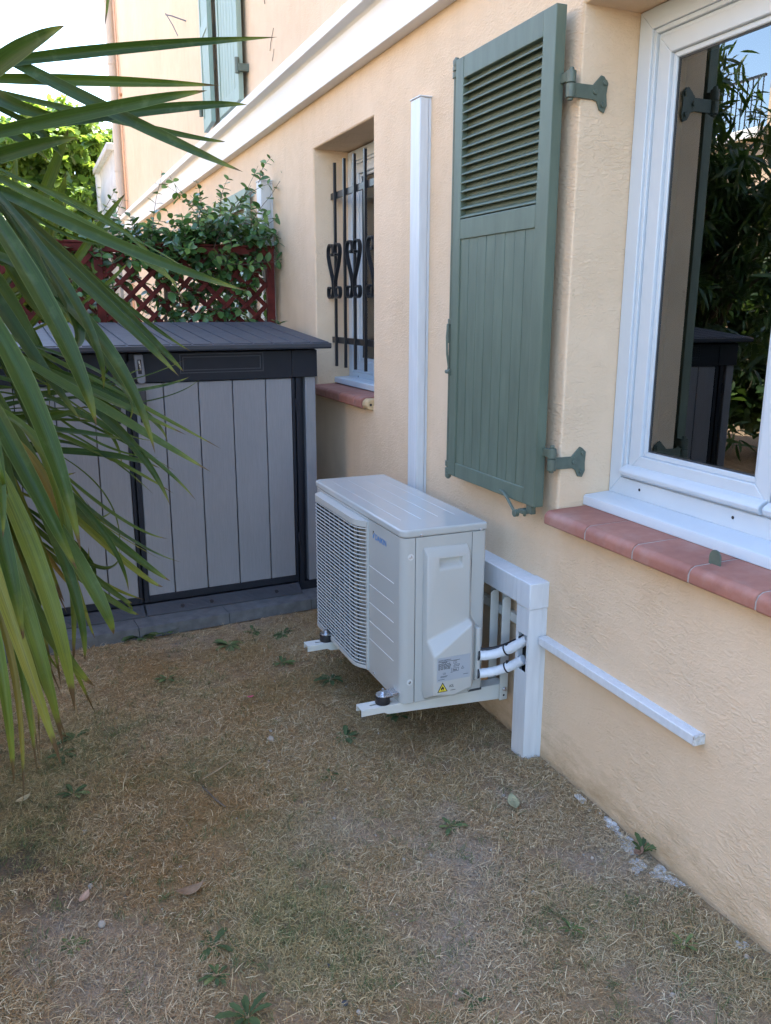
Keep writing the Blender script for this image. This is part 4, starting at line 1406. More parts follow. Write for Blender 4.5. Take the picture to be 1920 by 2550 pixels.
# ================================================================ YUCCA
YL=[(-1.475,2.176,1.769,-1.338,2.026,1.846,-1.23,1.901,1.885,0.051),
(-1.408,2.41,1.915,-1.09,2.226,1.941,-0.748,2.089,1.969,0.032),
(-1.43,2.471,1.9,-1.135,2.285,1.88,-0.869,2.17,1.871,0.031),
(-1.475,2.332,1.726,-1.135,2.15,1.793,-0.934,2.016,1.821,0.037),
(-1.425,2.433,1.765,-1.025,2.22,1.812,-0.814,2.134,1.826,0.033),
(-1.435,2.589,1.911,-1.014,2.381,1.803,-0.834,2.295,1.769,0.021),
(-1.403,2.423,1.971,-1.08,2.178,1.775,-0.864,1.998,1.653,0.036),
(-1.478,2.257,1.65,-1.322,2.147,1.694,-1.213,2.049,1.708,0.038),
(-1.414,2.522,1.903,-1.327,2.41,1.836,-1.214,2.296,1.796,0.042),
(-1.329,2.463,1.82,-1.268,2.424,1.773,-1.23,2.394,1.718,0.024),
(-1.351,2.664,1.489,-1.252,2.681,1.71,-1.195,2.633,1.832,0.039),
(-1.304,2.698,1.481,-1.242,2.711,1.628,-1.21,2.666,1.724,0.033),
(-1.375,2.731,1.492,-1.348,2.77,1.684,-1.332,2.797,1.808,0.023),
(-1.303,2.549,1.346,-1.162,2.541,1.541,-1.066,2.532,1.658,0.027),
(-1.293,2.693,1.481,-1.239,2.702,1.599,-1.21,2.703,1.653,0.021),
(-1.157,2.611,1.391,-1.105,2.601,1.436,-1.066,2.595,1.476,0.014),
(-1.45,2.187,1.642,-1.149,1.961,1.48,-0.911,1.812,1.386,0.033),
(-1.463,2.352,1.695,-1.173,2.149,1.521,-1.007,2.045,1.394,0.025),
(-1.427,2.236,1.65,-1.164,1.99,1.356,-1.039,1.898,1.212,0.027),
(-1.443,2.182,1.633,-1.207,1.958,1.377,-1.058,1.849,1.206,0.031),
(-1.354,2.036,1.435,-1.208,1.819,1.274,-1.131,1.751,1.056,0.035),
(-1.423,1.991,1.578,-1.303,1.761,1.324,-1.246,1.685,1.129,0.048),
(-1.443,1.944,1.37,-1.348,1.734,1.151,-1.295,1.663,0.888,0.048),
(-1.473,1.978,1.239,-1.377,1.78,1.027,-1.303,1.72,0.834,0.042),
(-1.451,2.304,1.449,-1.361,2.163,1.273,-1.253,2.069,1.09,0.038),
(-1.302,2.287,1.414,-1.202,2.204,1.26,-1.128,2.137,1.125,0.028),
(-1.317,2.33,1.129,-1.179,2.281,1.164,-1.093,2.198,1.201,0.012),
(-1.376,2.351,1.113,-1.12,2.195,1.144,-0.984,2.147,1.181,0.014),
(-1.401,2.283,1.24,-1.204,2.118,1.144,-1.022,2.017,1.053,0.025),
(-1.403,2.336,1.227,-1.155,2.151,1.135,-1.057,2.081,1.029,0.02),
(-1.431,2.193,1.273,-1.181,1.988,1.11,-0.995,1.875,0.986,0.026),
(-1.371,2.25,1.163,-1.151,2.067,1.036,-1.014,1.972,0.899,0.017),
(-1.33,2.245,1.211,-1.159,2.074,1.051,-1.073,1.995,0.888,0.027),
(-1.399,2.35,1.073,-1.209,2.191,0.991,-1.047,2.097,0.893,0.016),
(-1.424,2.285,1.0,-1.209,2.191,0.991,-1.08,2.074,0.965,0.022),
(-1.437,2.306,1.059,-1.27,2.232,1.045,-1.139,2.17,1.024,0.022),
(-1.375,2.409,1.123,-1.286,2.374,1.134,-1.137,2.315,1.15,0.015),
(-1.456,2.374,1.073,-1.332,2.267,1.08,-1.231,2.232,1.109,0.026),
(-1.384,2.303,0.921,-1.317,2.275,0.925,-1.268,2.257,0.936,0.01),
(-1.347,2.311,1.012,-1.261,2.273,1.005,-1.179,2.227,0.962,0.01),
(-1.388,2.155,0.989,-1.204,1.974,0.815,-1.095,1.905,0.726,0.026),
(-1.382,2.198,0.951,-1.195,2.013,0.764,-1.106,1.958,0.697,0.021),
(-1.372,2.25,0.951,-1.237,2.151,0.794,-1.184,2.107,0.713,0.016),
(-1.4,2.125,0.857,-1.244,2.019,0.707,-1.178,1.978,0.659,0.019),
(-1.362,2.089,0.782,-1.23,2.003,0.67,-1.165,1.965,0.632,0.019),
(-1.374,1.919,0.966,-1.279,1.744,0.797,-1.243,1.721,0.685,0.037),
(-1.387,1.933,1.0,-1.317,1.762,0.805,-1.304,1.732,0.627,0.028),
(-1.452,1.919,1.05,-1.367,1.72,0.816,-1.333,1.678,0.547,0.045),
(-1.479,1.919,1.009,-1.406,1.685,0.791,-1.361,1.632,0.499,0.039),
(-1.475,1.946,0.906,-1.375,1.741,0.715,-1.289,1.713,0.578,0.035),
(-1.492,1.951,0.898,-1.422,1.781,0.708,-1.353,1.711,0.472,0.025),
(-1.495,1.86,0.971,-1.425,1.658,0.745,-1.366,1.584,0.475,0.033),
(-1.504,1.947,1.075,-1.44,1.74,0.819,-1.415,1.661,0.434,0.029),
(-1.519,1.912,0.918,-1.464,1.689,0.715,-1.458,1.633,0.429,0.031),
(-1.5,1.932,0.813,-1.445,1.802,0.623,-1.45,1.728,0.339,0.019),
(-1.428,1.711,1.15,-1.421,1.624,1.044,-1.427,1.6,0.945,0.019),
(-1.496,1.903,1.131,-1.44,1.698,0.953,-1.413,1.647,0.723,0.046),
(-1.323,2.032,0.842,-1.291,1.975,0.677,-1.271,1.944,0.595,0.013),
(-1.478,2.176,1.135,-1.397,2.021,0.891,-1.33,1.94,0.695,0.039),
(-1.475,2.31,1.22,-1.37,2.147,0.989,-1.279,2.063,0.82,0.041),
(-1.484,2.341,1.326,-1.383,2.215,1.224,-1.326,2.151,1.074,0.048),
(-1.252,2.373,2.445,-1.137,2.139,2.168,-1.146,2.021,1.92,0.019),
(-1.479,2.445,1.513,-1.381,2.362,1.356,-1.306,2.277,1.159,0.045),
(-1.493,2.53,1.598,-1.342,2.433,1.477,-1.238,2.357,1.356,0.037),
(-1.521,2.104,1.007,-1.422,1.951,0.798,-1.37,1.864,0.555,0.039),
(-1.513,2.191,1.135,-1.445,2.048,0.917,-1.378,1.946,0.641,0.042),
(-1.459,2.504,1.558,-1.327,2.414,1.427,-1.213,2.322,1.265,0.035),
(-1.479,2.524,1.809,-1.351,2.462,1.78,-1.264,2.407,1.711,0.035)]
yu = thing('yucca', 'large yucca with long pointed green leaves in front of the shed', 'yucca', (-1.66, 2.32, 0))
AXIS = np.array([-1.66, 2.32, 0.0])
def yucca_leaves(L):
    Vs, Fs, A, B, T = [], [], [], [], []
    n, c = 22, 6
    k0 = 0
    for row in L:
        b, m, t, w, tone, roll, cup = row
        b, m, t = np.array(b), np.array(m), np.array(t)
        ctrl = 2 * m - (b + t) / 2
        s = np.linspace(0, 1, n)
        P = ((1 - s) ** 2)[:, None] * b + (2 * s * (1 - s))[:, None] * ctrl + (s ** 2)[:, None] * t
        # the sheath: from the stem to where the blade starts
        ax = AXIS + np.array([0, 0, b[2]])
        gap = np.linalg.norm((b - ax)[:2])
        d0 = (P[1] - P[0]) / (np.linalg.norm(P[1] - P[0]) + 1e-9)
        a0 = ax + (b - ax) / (gap + 1e-6) * .05 + np.array([0, 0, np.clip(-d0[2], -.4, .3) * gap * .8 - .04])
        u_ = np.linspace(0, 1, 9)[:-1][:, None]
        t0 = (b - a0) * 1.0 + np.array([0, 0, .12 * gap]); t1 = d0 * gap
        H_ = (2 * u_ ** 3 - 3 * u_ ** 2 + 1) * a0 + (u_ ** 3 - 2 * u_ ** 2 + u_) * t0 + (-2 * u_ ** 3 + 3 * u_ ** 2) * b + (u_ ** 3 - u_ ** 2) * t1
        P = np.concatenate([H_, P])
        s = np.concatenate([np.zeros(8), s])
        Tn = np.gradient(P, axis=0)
        Tn /= np.linalg.norm(Tn, axis=1, keepdims=True)
        nrm = np.array(roll)[None] - Tn * (Tn @ np.array(roll))[:, None]
        nrm /= np.linalg.norm(nrm, axis=1, keepdims=True)
        Wd = np.cross(Tn, nrm)
        prof = np.interp(s, [0, .05, .15, .35, .6, .8, .92, .97, 1], [.72, .70, .86, 1.0, .86, .56, .27, .11, .008])
        for j in range(c + 1):
            a = j / c
            off_ = (a - .5)
            zc = cup * w * (2 * abs(off_)) ** 1.25 * prof
            Vs.append(P + Wd * (off_ * w * prof)[:, None] + nrm * zc[:, None])
            A.append(s); B.append(np.full(n + 8, a)); T.append(np.full(n + 8, tone))
        for j in range(c):
            i = np.arange(n + 7)
            q0 = k0 + j * (n + 8) + i
            Fs.append(np.stack([q0, q0 + 1, q0 + n + 9, q0 + n + 8], 1))
        k0 += (c + 1) * (n + 8)
    return np.concatenate(Vs), np.concatenate(Fs), {'along': np.concatenate(A), 'across': np.concatenate(B), 'tone': np.concatenate(T)}
rows = []
camp = np.array([-1.3545, 0, 1.35])
yr = np.random.default_rng(5)
for r_ in YL:
    b, m, t, w = np.array(r_[0:3]), np.array(r_[3:6]), np.array(r_[6:9]), r_[9]
    # the leaf's face: upward and outward from the stem, a little twisted
    out = m - np.array([-1.66, 2.32, m[2]])
    out /= np.linalg.norm(out) + 1e-6
    tdir = (t - b) / np.linalg.norm(t - b)
    hang = max(0, -tdir[2])
    tc_ = (camp - m) / np.linalg.norm(camp - m)
    face = tc_ + np.array([0, 0, .30]) + out * .15 + yr.normal(0, .20, 3)
    low = m[2] < 1.0
    tone = np.clip(yr.uniform(.12, .6) + (.26 if low else 0), 0, 1)  # lower leaves toned up to stand in for sunlight
    if b[1] > 2.45 and tdir[2] > .2:
        tone = yr.uniform(.6, .8)
    if m[2] < .95 and yr.random() < .35:
        tone = yr.uniform(.78, .95)
    rows.append((b, m, t, w * .86, tone, face, yr.uniform(.14, .30)))
# brown dead leaf at the foot
rows[54] = (*rows[54][:4], .98, rows[54][5], .3)
# thinner leaves between them, a little further back
for k in range(62):
    b, m, t, w, tone, face, cup = rows[yr.integers(17, 66)]
    j = yr.normal(0, .022, 3)
    back = np.array([.03, .10, 0]) * yr.uniform(.3, 1.6)
    sc = yr.uniform(.72, .98)
    rows.append((b + j + back, b + (m - b) * sc + j + back + yr.normal(0, .02, 3), b + (t - b) * sc + back + yr.normal(0, .045, 3), w * yr.uniform(.45, .75), np.clip(tone + yr.normal(0, .15), 0, 1), face + yr.normal(0, .35, 3), yr.uniform(.2, .35)))
# leaves on the sides away from the lawn
for k in range(120):
    z0 = yr.uniform(.45, 2.1)
    az = yr.uniform(R(95), R(330))
    o = np.array([math.cos(az), math.sin(az), 0])
    if o[0] > -.15 and o[1] < .3:
        o[0] = -abs(o[0]) - .3
    el = (z0 - 1.15) / .9 * R(55) + yr.normal(0, .25)
    L = yr.uniform(.55, .85)
    d = o * math.cos(el) + np.array([0, 0, math.sin(el)])
    b = np.array([-1.66, 2.32, z0]) + o * .07
    t = b + d * L + np.array([0, 0, -.16 * L])
    m = b + d * L * .55
    rows.append((b, m, t, yr.uniform(.045, .058), yr.uniform(.1, .7), np.array([0, 0, 1.0]) - d * d[2] + o * .2, .18))
V, F, at = yucca_leaves(rows)
raw_mesh('foliage', V, F, 'yucca', yu, at)
mb = MB()
zs_ = np.linspace(-.1, 2.05, 110)
mb.tube([(-1.66 + .012 * math.sin(z * 2.1), 2.32 + .012 * math.cos(z * 1.7), z) for z in zs_], [.072 - .016 * (z / 2.05) + RNG.uniform(-.005, .005) for z in zs_], 16)
mb.build('trunk', 'bark', yu)

# ================================================================ BACKGROUND
def tree(name, label, cat, base, crown_c, crown_r, nclump, nleaf, lsize, mkey, trunk_r, group=None, tmpl=None, shell=.55, lscale=1.0):
    """tapered trunk with limbs; leaves gathered in many small clumps with gaps between them"""
    t = thing(name, label, cat, base, 0, group)
    mb = MB()
    c = np.array(crown_c, float)
    b = np.array(base, float)
    top = c + np.array([0, 0, crown_r[2] * .3])
    mid = (b + top) / 2 + RNG.normal(0, .08, 3)
    mb.tube([tuple(b - [0, 0, .2]), tuple(mid), tuple(top)], [trunk_r, trunk_r * .7, trunk_r * .25], 10)
    cl = []
    while len(cl) < nclump:
        u = rand_unit(1)[0] * RNG.uniform(shell, 1.0)
        cl.append(c + u * np.array(crown_r) * (RNG.uniform(.75, 1.05) if RNG.random() < .8 else RNG.uniform(1.05, 1.32)))
    for k in range(0, nclump, max(1, nclump // 14)):
        q = cl[k]
        s = b + (top - b) * RNG.uniform(.35, .85)
        mb.tube([tuple(s), tuple((s + q) / 2 + RNG.normal(0, .1, 3)), tuple(q)], [trunk_r * .35, trunk_r * .2, trunk_r * .06], 6)
    mb.build('trunk', 'bark', t)
    Ps, Ts = [], []
    for q in cl:
        r = np.mean(crown_r) * RNG.uniform(.08, .19)
        n = int(nleaf * RNG.uniform(.6, 1.4))
        Ps.append(q + rand_unit(n) * (r * RNG.random((n, 1)) ** .5) * np.array([1, 1, .75]))
        Ts.append(np.clip(RNG.uniform(.1, .9) + RNG.normal(0, .15, n), 0, 1))
    P = np.concatenate(Ps); T = np.concatenate(Ts)
    n = len(P)
    D = rand_unit(n) + np.array([0, 0, -.35])
    U = rand_unit(n) * .8 + np.array([0, 0, 1.0])
    V, F, tt = scatter_leaves(tmpl or oval, P, D, U, lsize * lscale * RNG.uniform(.6, 1.3, n), T)
    raw_mesh('crown', V, F, mkey, t, {'tone': tt})
    return t
lobed = leaf_template([.0, .30, .42, .22, .30, .16, .0], .2, .2)
tree('tree', 'leafy green tree with sunlit top beyond the end of the house', 'tree', (-.9, 15.4, 0), (-.62, 15.3, 3.05), (1.25, 1.2, 1.55), 260, 130, .15, 'tree_leaf', .12, tmpl=lobed)
tree('bush', 'dense dark bush below the tree beyond the end of the house', 'bush', (-.9, 13.7, 0), (-.85, 13.7, 1.75), (1.1, .6, 1.2), 230, 120, .12, 'tree_leaf', .07, tmpl=lobed)
tree('tree', 'tall leafy tree at the left behind the yucca leaves', 'tree', (-2.9, 16.2, 0), (-2.8, 16.2, 3.2), (1.5, 1.3, 1.6), 170, 110, .16, 'tree_leaf', .15, tmpl=lobed)
# white terrace balustrade past the corner of the house
tb = thing('balustrade', 'white terrace balustrade jutting out past the far corner of the house', 'balustrade', (-.1, 13.0, 2.5))
MB().box(-.16, 1.5, 11.95, 14.3, 2.36, 2.52).build('slab', 'white_stone', tb, bevel=.01)
MB().box(-.19, .02, 12.0, 14.32, 3.33, 3.42).build('handrail', 'white_stone', tb, bevel=.015)
MB().box(-.17, .0, 14.10, 14.28, 2.52, 3.33).build('pillar', 'white_stone', tb, bevel=.01)
MB().box(-.12, -.02, 12.0, 14.10, 2.5205, 2.60).build('bottom_rail', 'white_stone', tb, bevel=.01)
for k in range(13):
    y = 12.1 + k * .155
    mb = MB()
    mb.tube([(-.075, y, z) for z in (2.60, 2.66, 2.72, 2.85, 2.97, 3.08, 3.2, 3.33)], [.045, .045, .03, .058, .062, .04, .032, .05], 12)
    mb.build('baluster', 'white_stone', tb)
MB().box(-.14, .9, 12.0, 14.25, -.1, 2.36).build('terrace_wall', 'terrace', tb)
if 0:
  pl = thing('garden_parasol', 'folded grey green parasol on a pole above the trees', 'parasol', (-.35, 14.9, 0))
  MB().tube([(-.62, 15.2, 0), (-.62, 15.2, 4.95)], .035, 10).build('pole', 'green_metal', pl)
  MB().tube([(-.62, 15.2, 4.97), (-.22, 14.9, 4.99)], .02, 8).build('arm', 'green_metal', pl)
  MB().tube([(-.22, 14.9, 5.05), (-.22, 14.9, 4.85), (-.22, 14.9, 4.58)], [.02, .06, .11], 8).build('canopy', 'green_far', pl)

# the far side of the garden, seen in the window panes, and added hedge
oh = thing('opposite_house', 'pale orange house across the garden with a railed roof terrace, mirrored in the window', 'house', (-13.5, 9, 0))
MB().box(-19, -13.0, -4.0, 14.3, -.1, 7.4).build('wall', 'stucco_far', oh)
MB().box(-19, -13.0, 14.32, 24.0, -.1, 4.9).build('terrace_wall', 'stucco_far', oh)
MB().box(-19.3, -12.5, -4.4, 14.6, 7.4, 7.7).build('roof', 'white_band', oh)
MB().box(-19.2, -12.8, 14.32, 24.2, 4.9, 5.1).build('terrace', 'white_band', oh, bevel=.01)
mb = MB()
y = 14.4
while y < 24:
    mb.tube([(-12.9, y, 5.1), (-12.9, y, 6.1)], .014, 6)
    y += .14
mb.box(-12.93, -12.87, 14.35, 24.0, 6.08, 6.13)
mb.build('railing', 'iron', oh)
MB().box(-13.03, -12.99, 10.0, 12.0, .0, 2.3).build('door', 'green_far', oh)
lance = leaf_template([.0, .06, .085, .08, .05, .0], .3, .25)
tree('oleander', 'tall dark oleander bush mirrored in the window panes', 'bush', (-2.65, 4.75, 0), (-2.65, 4.75, 1.8), (.65, .85, 1.6), 140, 55, .15, 'hedge_leaf', .10, tmpl=lance, shell=.2)
for k, (yy, lab) in enumerate(((-2.2, 'nearest added sky-blocking hedge bush left of the garden, behind the camera'), (.6, 'added sky-blocking hedge bush left of the garden beside the camera'), (3.4, 'added sky-blocking hedge bush left of the garden, level with the shed'), (6.2, 'hedge bush left of the garden, behind the oleander'),
                               (9.0, 'hedge bush left of the garden, second from the far end'), (11.8, 'hedge bush left of the garden at the far end of the row'))):
    tree('hedge_bush', lab, 'hedge', (-4.3, yy, 0), (-4.3, yy, 1.1), (.7, 1.5, 1.15), 130, 80, .12, 'hedge_leaf', .07, 'hedge bushes along the garden', shell=.3)  # mirrored hedge, its row drawn out past view to block the low sky

# ================================================================ LAWN
def in_lawn(x, y):
    """open lawn: garden side of the wall, in front of the deck tiles, behind the lens"""
    return (x < -.012) & (y < 3.445 + (x + .242) * .0857)
def blades(name, x, y, g, L, rise, w, curl, c, az, S_=5, zup=.010):
    n = len(x)
    z0 = ground_height(x, y) + g.uniform(-.001, zup, n) * (rise < .5)
    V = np.zeros((n, S_, 2, 3))
    px_, py_, pz_ = x.copy(), y.copy(), z0.copy()
    a = az.copy(); rs = rise.copy()
    for k in range(S_):
        ww = w * (1 - .80 * (k / (S_ - 1)) ** 1.6)
        ox, oy = -np.sin(a) * ww, np.cos(a) * ww
        V[:, k, 0] = np.stack([px_ - ox, py_ - oy, pz_], 1)
        V[:, k, 1] = np.stack([px_ + ox, py_ + oy, pz_ + w * .3], 1)
        st = L / (S_ - 1)
        px_ = px_ + np.cos(a) * np.cos(rs) * st; py_ = py_ + np.sin(a) * np.cos(rs) * st
        pz_ = np.maximum(pz_ + np.sin(rs) * st, ground_height(px_, py_) + .0006)
        px_ = np.minimum(px_, -.003)
        a = a + curl / (S_ - 1); rs = rs - .45 * np.abs(curl) / (S_ - 1) - .12
    base = (np.arange(n) * S_ * 2)[:, None]
    F = np.concatenate([base + np.array([[k * 2, k * 2 + 2, k * 2 + 3, k * 2 + 1]]) for k in range(S_ - 1)])
    o = raw_mesh(name, V.reshape(-1, 3), F, 'grass', col=np.repeat(c, S_ * 2, axis=0), smooth=True)
    tag(o, kind='stuff')

def straw_colour(x, y, g, pale_share):
    n = len(x)
    u = g.random(n)[:, None]
    c = np.array([.55, .415, .235]) * (1 - u) + np.array([.30, .200, .098]) * u
    c = np.where((g.random(n) < pale_share)[:, None], np.array([.66, .54, .35]), c)
    big = fbm(x, y, 2.3, 91, 4)
    warm = zone(x, y, 'moss') * .6 + .22 * sstep(big, .46, .64)
    c = np.where((g.random(n) < .08 + warm)[:, None], np.array([.34, .205, .085]) * (.75 + .5 * u), c)
    gr = zone(x, y, 'grey')[:, None]
    c = c * (1 - .35 * gr) + np.array([.48, .43, .36]) * .35 * gr
    gn = (zone(x, y, 'green') * .42 + .12 * sstep(fbm(x, y, 2.9, 57, 3), .52, .7))[:, None]
    c = c * (1 - gn) + np.array([.290, .272, .115]) * gn
    return c * g.uniform(.62, 1.25, (n, 1))

def place(n, seed, thin):
    g = np.random.default_rng(seed)
    x = g.uniform(-2.3, 0, n); y = g.uniform(.75, 3.5, n)
    clump = fbm(x, y, 13, 61, 3) * .6 + fbm(x, y, 34, 67, 2) * .4
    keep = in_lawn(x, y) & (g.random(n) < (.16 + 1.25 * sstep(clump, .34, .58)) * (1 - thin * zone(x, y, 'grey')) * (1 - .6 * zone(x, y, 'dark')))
    return g, x[keep], y[keep]

# matted thatch close to the soil
g, x, y = place(420000, 4, .80)
n = len(x)
blades('matted_thatch', x, y, g, g.uniform(.006, .020, n), np.abs(g.normal(0, .22, n)), g.uniform(.00035, .0008, n), g.normal(0, 1.3, n), straw_colour(x, y, g, .10) * .80, g.uniform(0, 2 * np.pi, n), 4, .006)
# dry blades, lying every way
g, x, y = place(330000, 14, .62)
n = len(x)
L = g.uniform(.012, .034, n) * (.7 + .6 * vnoise(x, y, 7, 3))
L = np.where(g.random(n) < .03, L * 1.8, L)
rise = np.where(g.random(n) < .13, g.uniform(.5, 1.3, n), np.abs(g.normal(0, .32, n)) + .04)
az = g.uniform(0, 2 * np.pi, n) + 1.4 * (vnoise(x, y, 6, 9) - .5)
blades('dry_grass', x, y, g, L, rise, g.uniform(.00035, .00085, n), g.normal(0, 1.15, n), straw_colour(x, y, g, .17), az)
# living green blades: in tufts, thick only in the greener places
g = np.random.default_rng(24)
tx = g.uniform(-2.2, -.02, 5200); ty = g.uniform(.8, 3.44, 5200)
k = in_lawn(tx, ty) & (g.random(5200) < .12 + 1.0 * zone(tx, ty, 'green') ** 1.3 + .20 * sstep(fbm(tx, ty, 3.1, 83, 3), .52, .7))
tx, ty = tx[k], ty[k]
m_ = g.integers(4, 22, len(tx))
cx_, cy_ = np.repeat(tx, m_), np.repeat(ty, m_)
n = len(cx_)
x = np.minimum(cx_ + g.normal(0, .011, n), -.006); y = np.minimum(cy_ + g.normal(0, .011, n), 3.40)
u = g.random(n)[:, None]
c = np.array([.075, .115, .042]) * (1 - u) + np.array([.175, .185, .080]) * u
blades('green_grass', x, y, g, g.uniform(.012, .034, n), g.uniform(.25, 1.3, n), g.uniform(.0004, .0009, n), g.normal(0, .8, n), c * g.uniform(.7, 1.15, (n, 1)), g.uniform(0, 2 * np.pi, n))
# grit lying between the blades
g = np.random.default_rng(8)
n = 5200
x = g.uniform(-2.2, -.01, n); y = g.uniform(.75, 3.5, n)
k = in_lawn(x, y) & (g.random(n) < .18 + .8 * zone(x, y, 'grey') + .5 * np.exp(-((x + .05) / .06) ** 2))
x, y = x[k], y[k]; n = len(x)
phi = (1 + 5 ** .5) / 2
ico = np.array([(-1, phi, 0), (1, phi, 0), (-1, -phi, 0), (1, -phi, 0), (0, -1, phi), (0, 1, phi), (0, -1, -phi), (0, 1, -phi), (phi, 0, -1), (phi, 0, 1), (-phi, 0, -1), (-phi, 0, 1)]) / 1.9
icf = np.array([(0, 11, 5), (0, 5, 1), (0, 1, 7), (0, 7, 10), (0, 10, 11), (1, 5, 9), (5, 11, 4), (11, 10, 2), (10, 7, 6), (7, 1, 8), (3, 9, 4), (3, 4, 2), (3, 2, 6), (3, 6, 8), (3, 8, 9), (4, 9, 5), (2, 4, 11), (6, 2, 10), (8, 6, 7), (9, 8, 1)])
s = g.exponential(.0013, n) + .0011
s = np.minimum(s, .006)
V = ico[None] * (s[:, None, None]) * g.uniform(.6, 1.3, (n, 1, 3)) * g.uniform(.8, 1.2, (n, 12, 1))
V = V + np.stack([x, y, ground_height(x, y) + s * .3], 1)[:, None, :]
F = (icf[None] + (np.arange(n) * 12)[:, None, None]).reshape(-1, 3)
c = np.array([.34, .30, .25]) * g.uniform(.35, 1.25, (n, 1)) * np.array([1, .97, .93])
tag(raw_mesh('grit', V.reshape(-1, 3), F, 'grass', col=np.repeat(c, 12, 0), smooth=False), kind='stuff')

def gz(x, y):
    return float(ground_height(np.array([x]), np.array([y]))[0])

# rosette weeds
rosette = leaf_template([.03, .05, .11, .10, .17, .14, .15, .0], .30, .45)
def weed(x, y, r, nl, label, up=.35, tone=.4):
    n = int(nl * 1.5)
    a = np.linspace(0, 2 * np.pi, n, endpoint=False) + RNG.normal(0, .3, n)
    D = np.stack([np.cos(a), np.sin(a), up + RNG.normal(0, .15, n)], 1)
    P = np.tile([x, y, gz(x, y) + .003], (n, 1)) + D * .004
    Sz = r * .68 * RNG.uniform(.5, 1.15, n)
    V, F, tt = scatter_leaves(rosette, P, D, np.tile([0, 0, 1.0], (n, 1)) + rand_unit(n) * .3, Sz, np.clip(tone + RNG.normal(0, .2, n), 0, 1))
    o = raw_mesh('weed', V, F, 'weed', root=(x, y, gz(x, y)), attrs={'tone': tt})
    return tag(o, label, 'weed', 'weeds growing in the dry lawn')
weed(-1.03, 3.40, .10, 18, 'bushy green weed against the edge of the deck tiles', .7, .6)
weed(-.93, 3.41, .07, 12, 'smaller green weed beside the bushy one at the deck tiles', .8, .5)
weed(-.70, 3.20, .085, 14, 'bright green dandelion rosette in front of the right shed door', .35, .75)
weed(-.571, 3.30, .065, 12, 'green rosette near the deck tiles, between two other weeds', .4, .55)
weed(-.46, 3.23, .075, 12, 'green rosette nearest the air conditioner grille', .35, .5)
weed(-.55, 2.93, .07, 9, 'thin leafed weed just left of the far bracket arm', .5, .6)
weed(-.42, 2.72, .085, 12, 'dark green weed in the shade under the air conditioner', .5, .25)
weed(-.52, 2.30, .07, 9, 'small weed in front of the near bracket arm', .35, .4)
weed(-.64, 2.10, .06, 8, 'flat weed in the middle of the lawn', .2, .35)
weed(-.422, 1.745, .055, 9, 'small green weed between the upright boxing and the camera', .5, .6)
weed(-1.10, 1.565, .065, 8, 'flat dark green weed with broad leaves at the left front of the lawn', .25, .4)
weed(-1.076, 1.345, .075, 7, 'upright broad leafed weed at the bottom edge of the photo', .9, .6)
weed(-1.385, 1.67, .045, 8, 'yellowish small weed in the bare soil at the left', .5, .85)
weed(-1.35, 2.28, .06, 9, 'small weed near the foot of the yucca leaves', .6, .55)
weed(-1.33, 2.63, .08, 10, 'broad leafed weed under the yucca, nearer the shed', .35, .4)
weed(-1.37, 2.54, .075, 10, 'broad leafed weed under the yucca, nearer the camera', .35, .4)
weed(-1.11, 1.47, .05, 8, 'little weed left of the bottom centre of the lawn', .5, .5)
weed(-.99, 2.94, .05, 8, 'little weed in the lawn in front of the left shed door', .6, .5)
weed(-.355, 1.29, .040, 7, 'wispy light green weed at the lower right of the lawn', .9, .8)
weed(-.156, 1.154, .042, 7, 'tall thin weed close to the wall at the lower right', 1.2, .8)
weed(-.647, 1.208, .040, 7, 'dark small weed at the bottom of the lawn', .4, .35)
weed(-.30, 2.36, .06, 9, 'grey green weed under the pipes by the upright boxing', .4, .3)
weed(-.020, 1.452, .075, 6, 'leafy weed growing up against the foot of the wall beside the white cement', 1.6, .35)
w_ = weed(-.12, 4.36, .07, 9, 'sprig of green leaves between the shed lid and the wall', 1.0, .6)
w_.location.z = 1.26
w_['group'] = 'sprigs'
# stones
def stone(x, y, r, label, m='stone'):
    V = ico * r * .8 * RNG.uniform(.65, 1.2, (1, 3)) * RNG.uniform(.85, 1.15, (12, 1))
    o = MB().add([(x + a, y + b, gz(x, y) + r * .35 + c_ * .8) for a, b, c_ in V], [tuple(f) for f in icf]).build('stone', m, root=(x, y, gz(x, y)), smooth=0)
    sd = o.modifiers.new('round', 'SUBSURF'); sd.levels = 1; sd.render_levels = 2
    tag(o, label, 'stone', 'small stones on the lawn')
for x, y, r, lab, m in ((-.751, 2.363, .020, 'flat grey stone in front of the near bracket arm', 'stone'), (-.735, 2.42, .013, 'smaller grey stone behind the flat one', 'stone'),
                        (-1.332, 2.099, .011, 'pale pebble at the left of the lawn', 'stone'), (-1.333, 1.862, .014, 'flat pale stone in the bare soil at the left', 'stone'),
                        (-1.318, 1.718, .014, 'grey stone at the left front', 'stone'), (-.70, 1.896, .008, 'single white pebble in the middle of the lawn', 'stone'),
                        (-.897, 1.451, .009, 'cream pebble at the bottom centre', 'stone'), (-.871, 1.269, .012, 'white stone near the bottom edge', 'stone'),
                        (-.889, 1.300, .013, 'black stone near the bottom edge', 'stone_dark'), (-.885, 1.41, .009, 'small dark stone beside a cream pebble', 'stone_dark'),
                        (-.365, 1.425, .009, 'white pebble at the right of the lawn', 'stone'), (-.213, 1.818, .010, 'pale stone beside the fallen leaf', 'stone'),
                        (-.273, 1.057, .012, 'pale stone at the bottom right', 'stone'), (-.285, 1.292, .007, 'tiny pale pebble left of the light green weed', 'stone')):
    stone(x, y, r, lab, m)
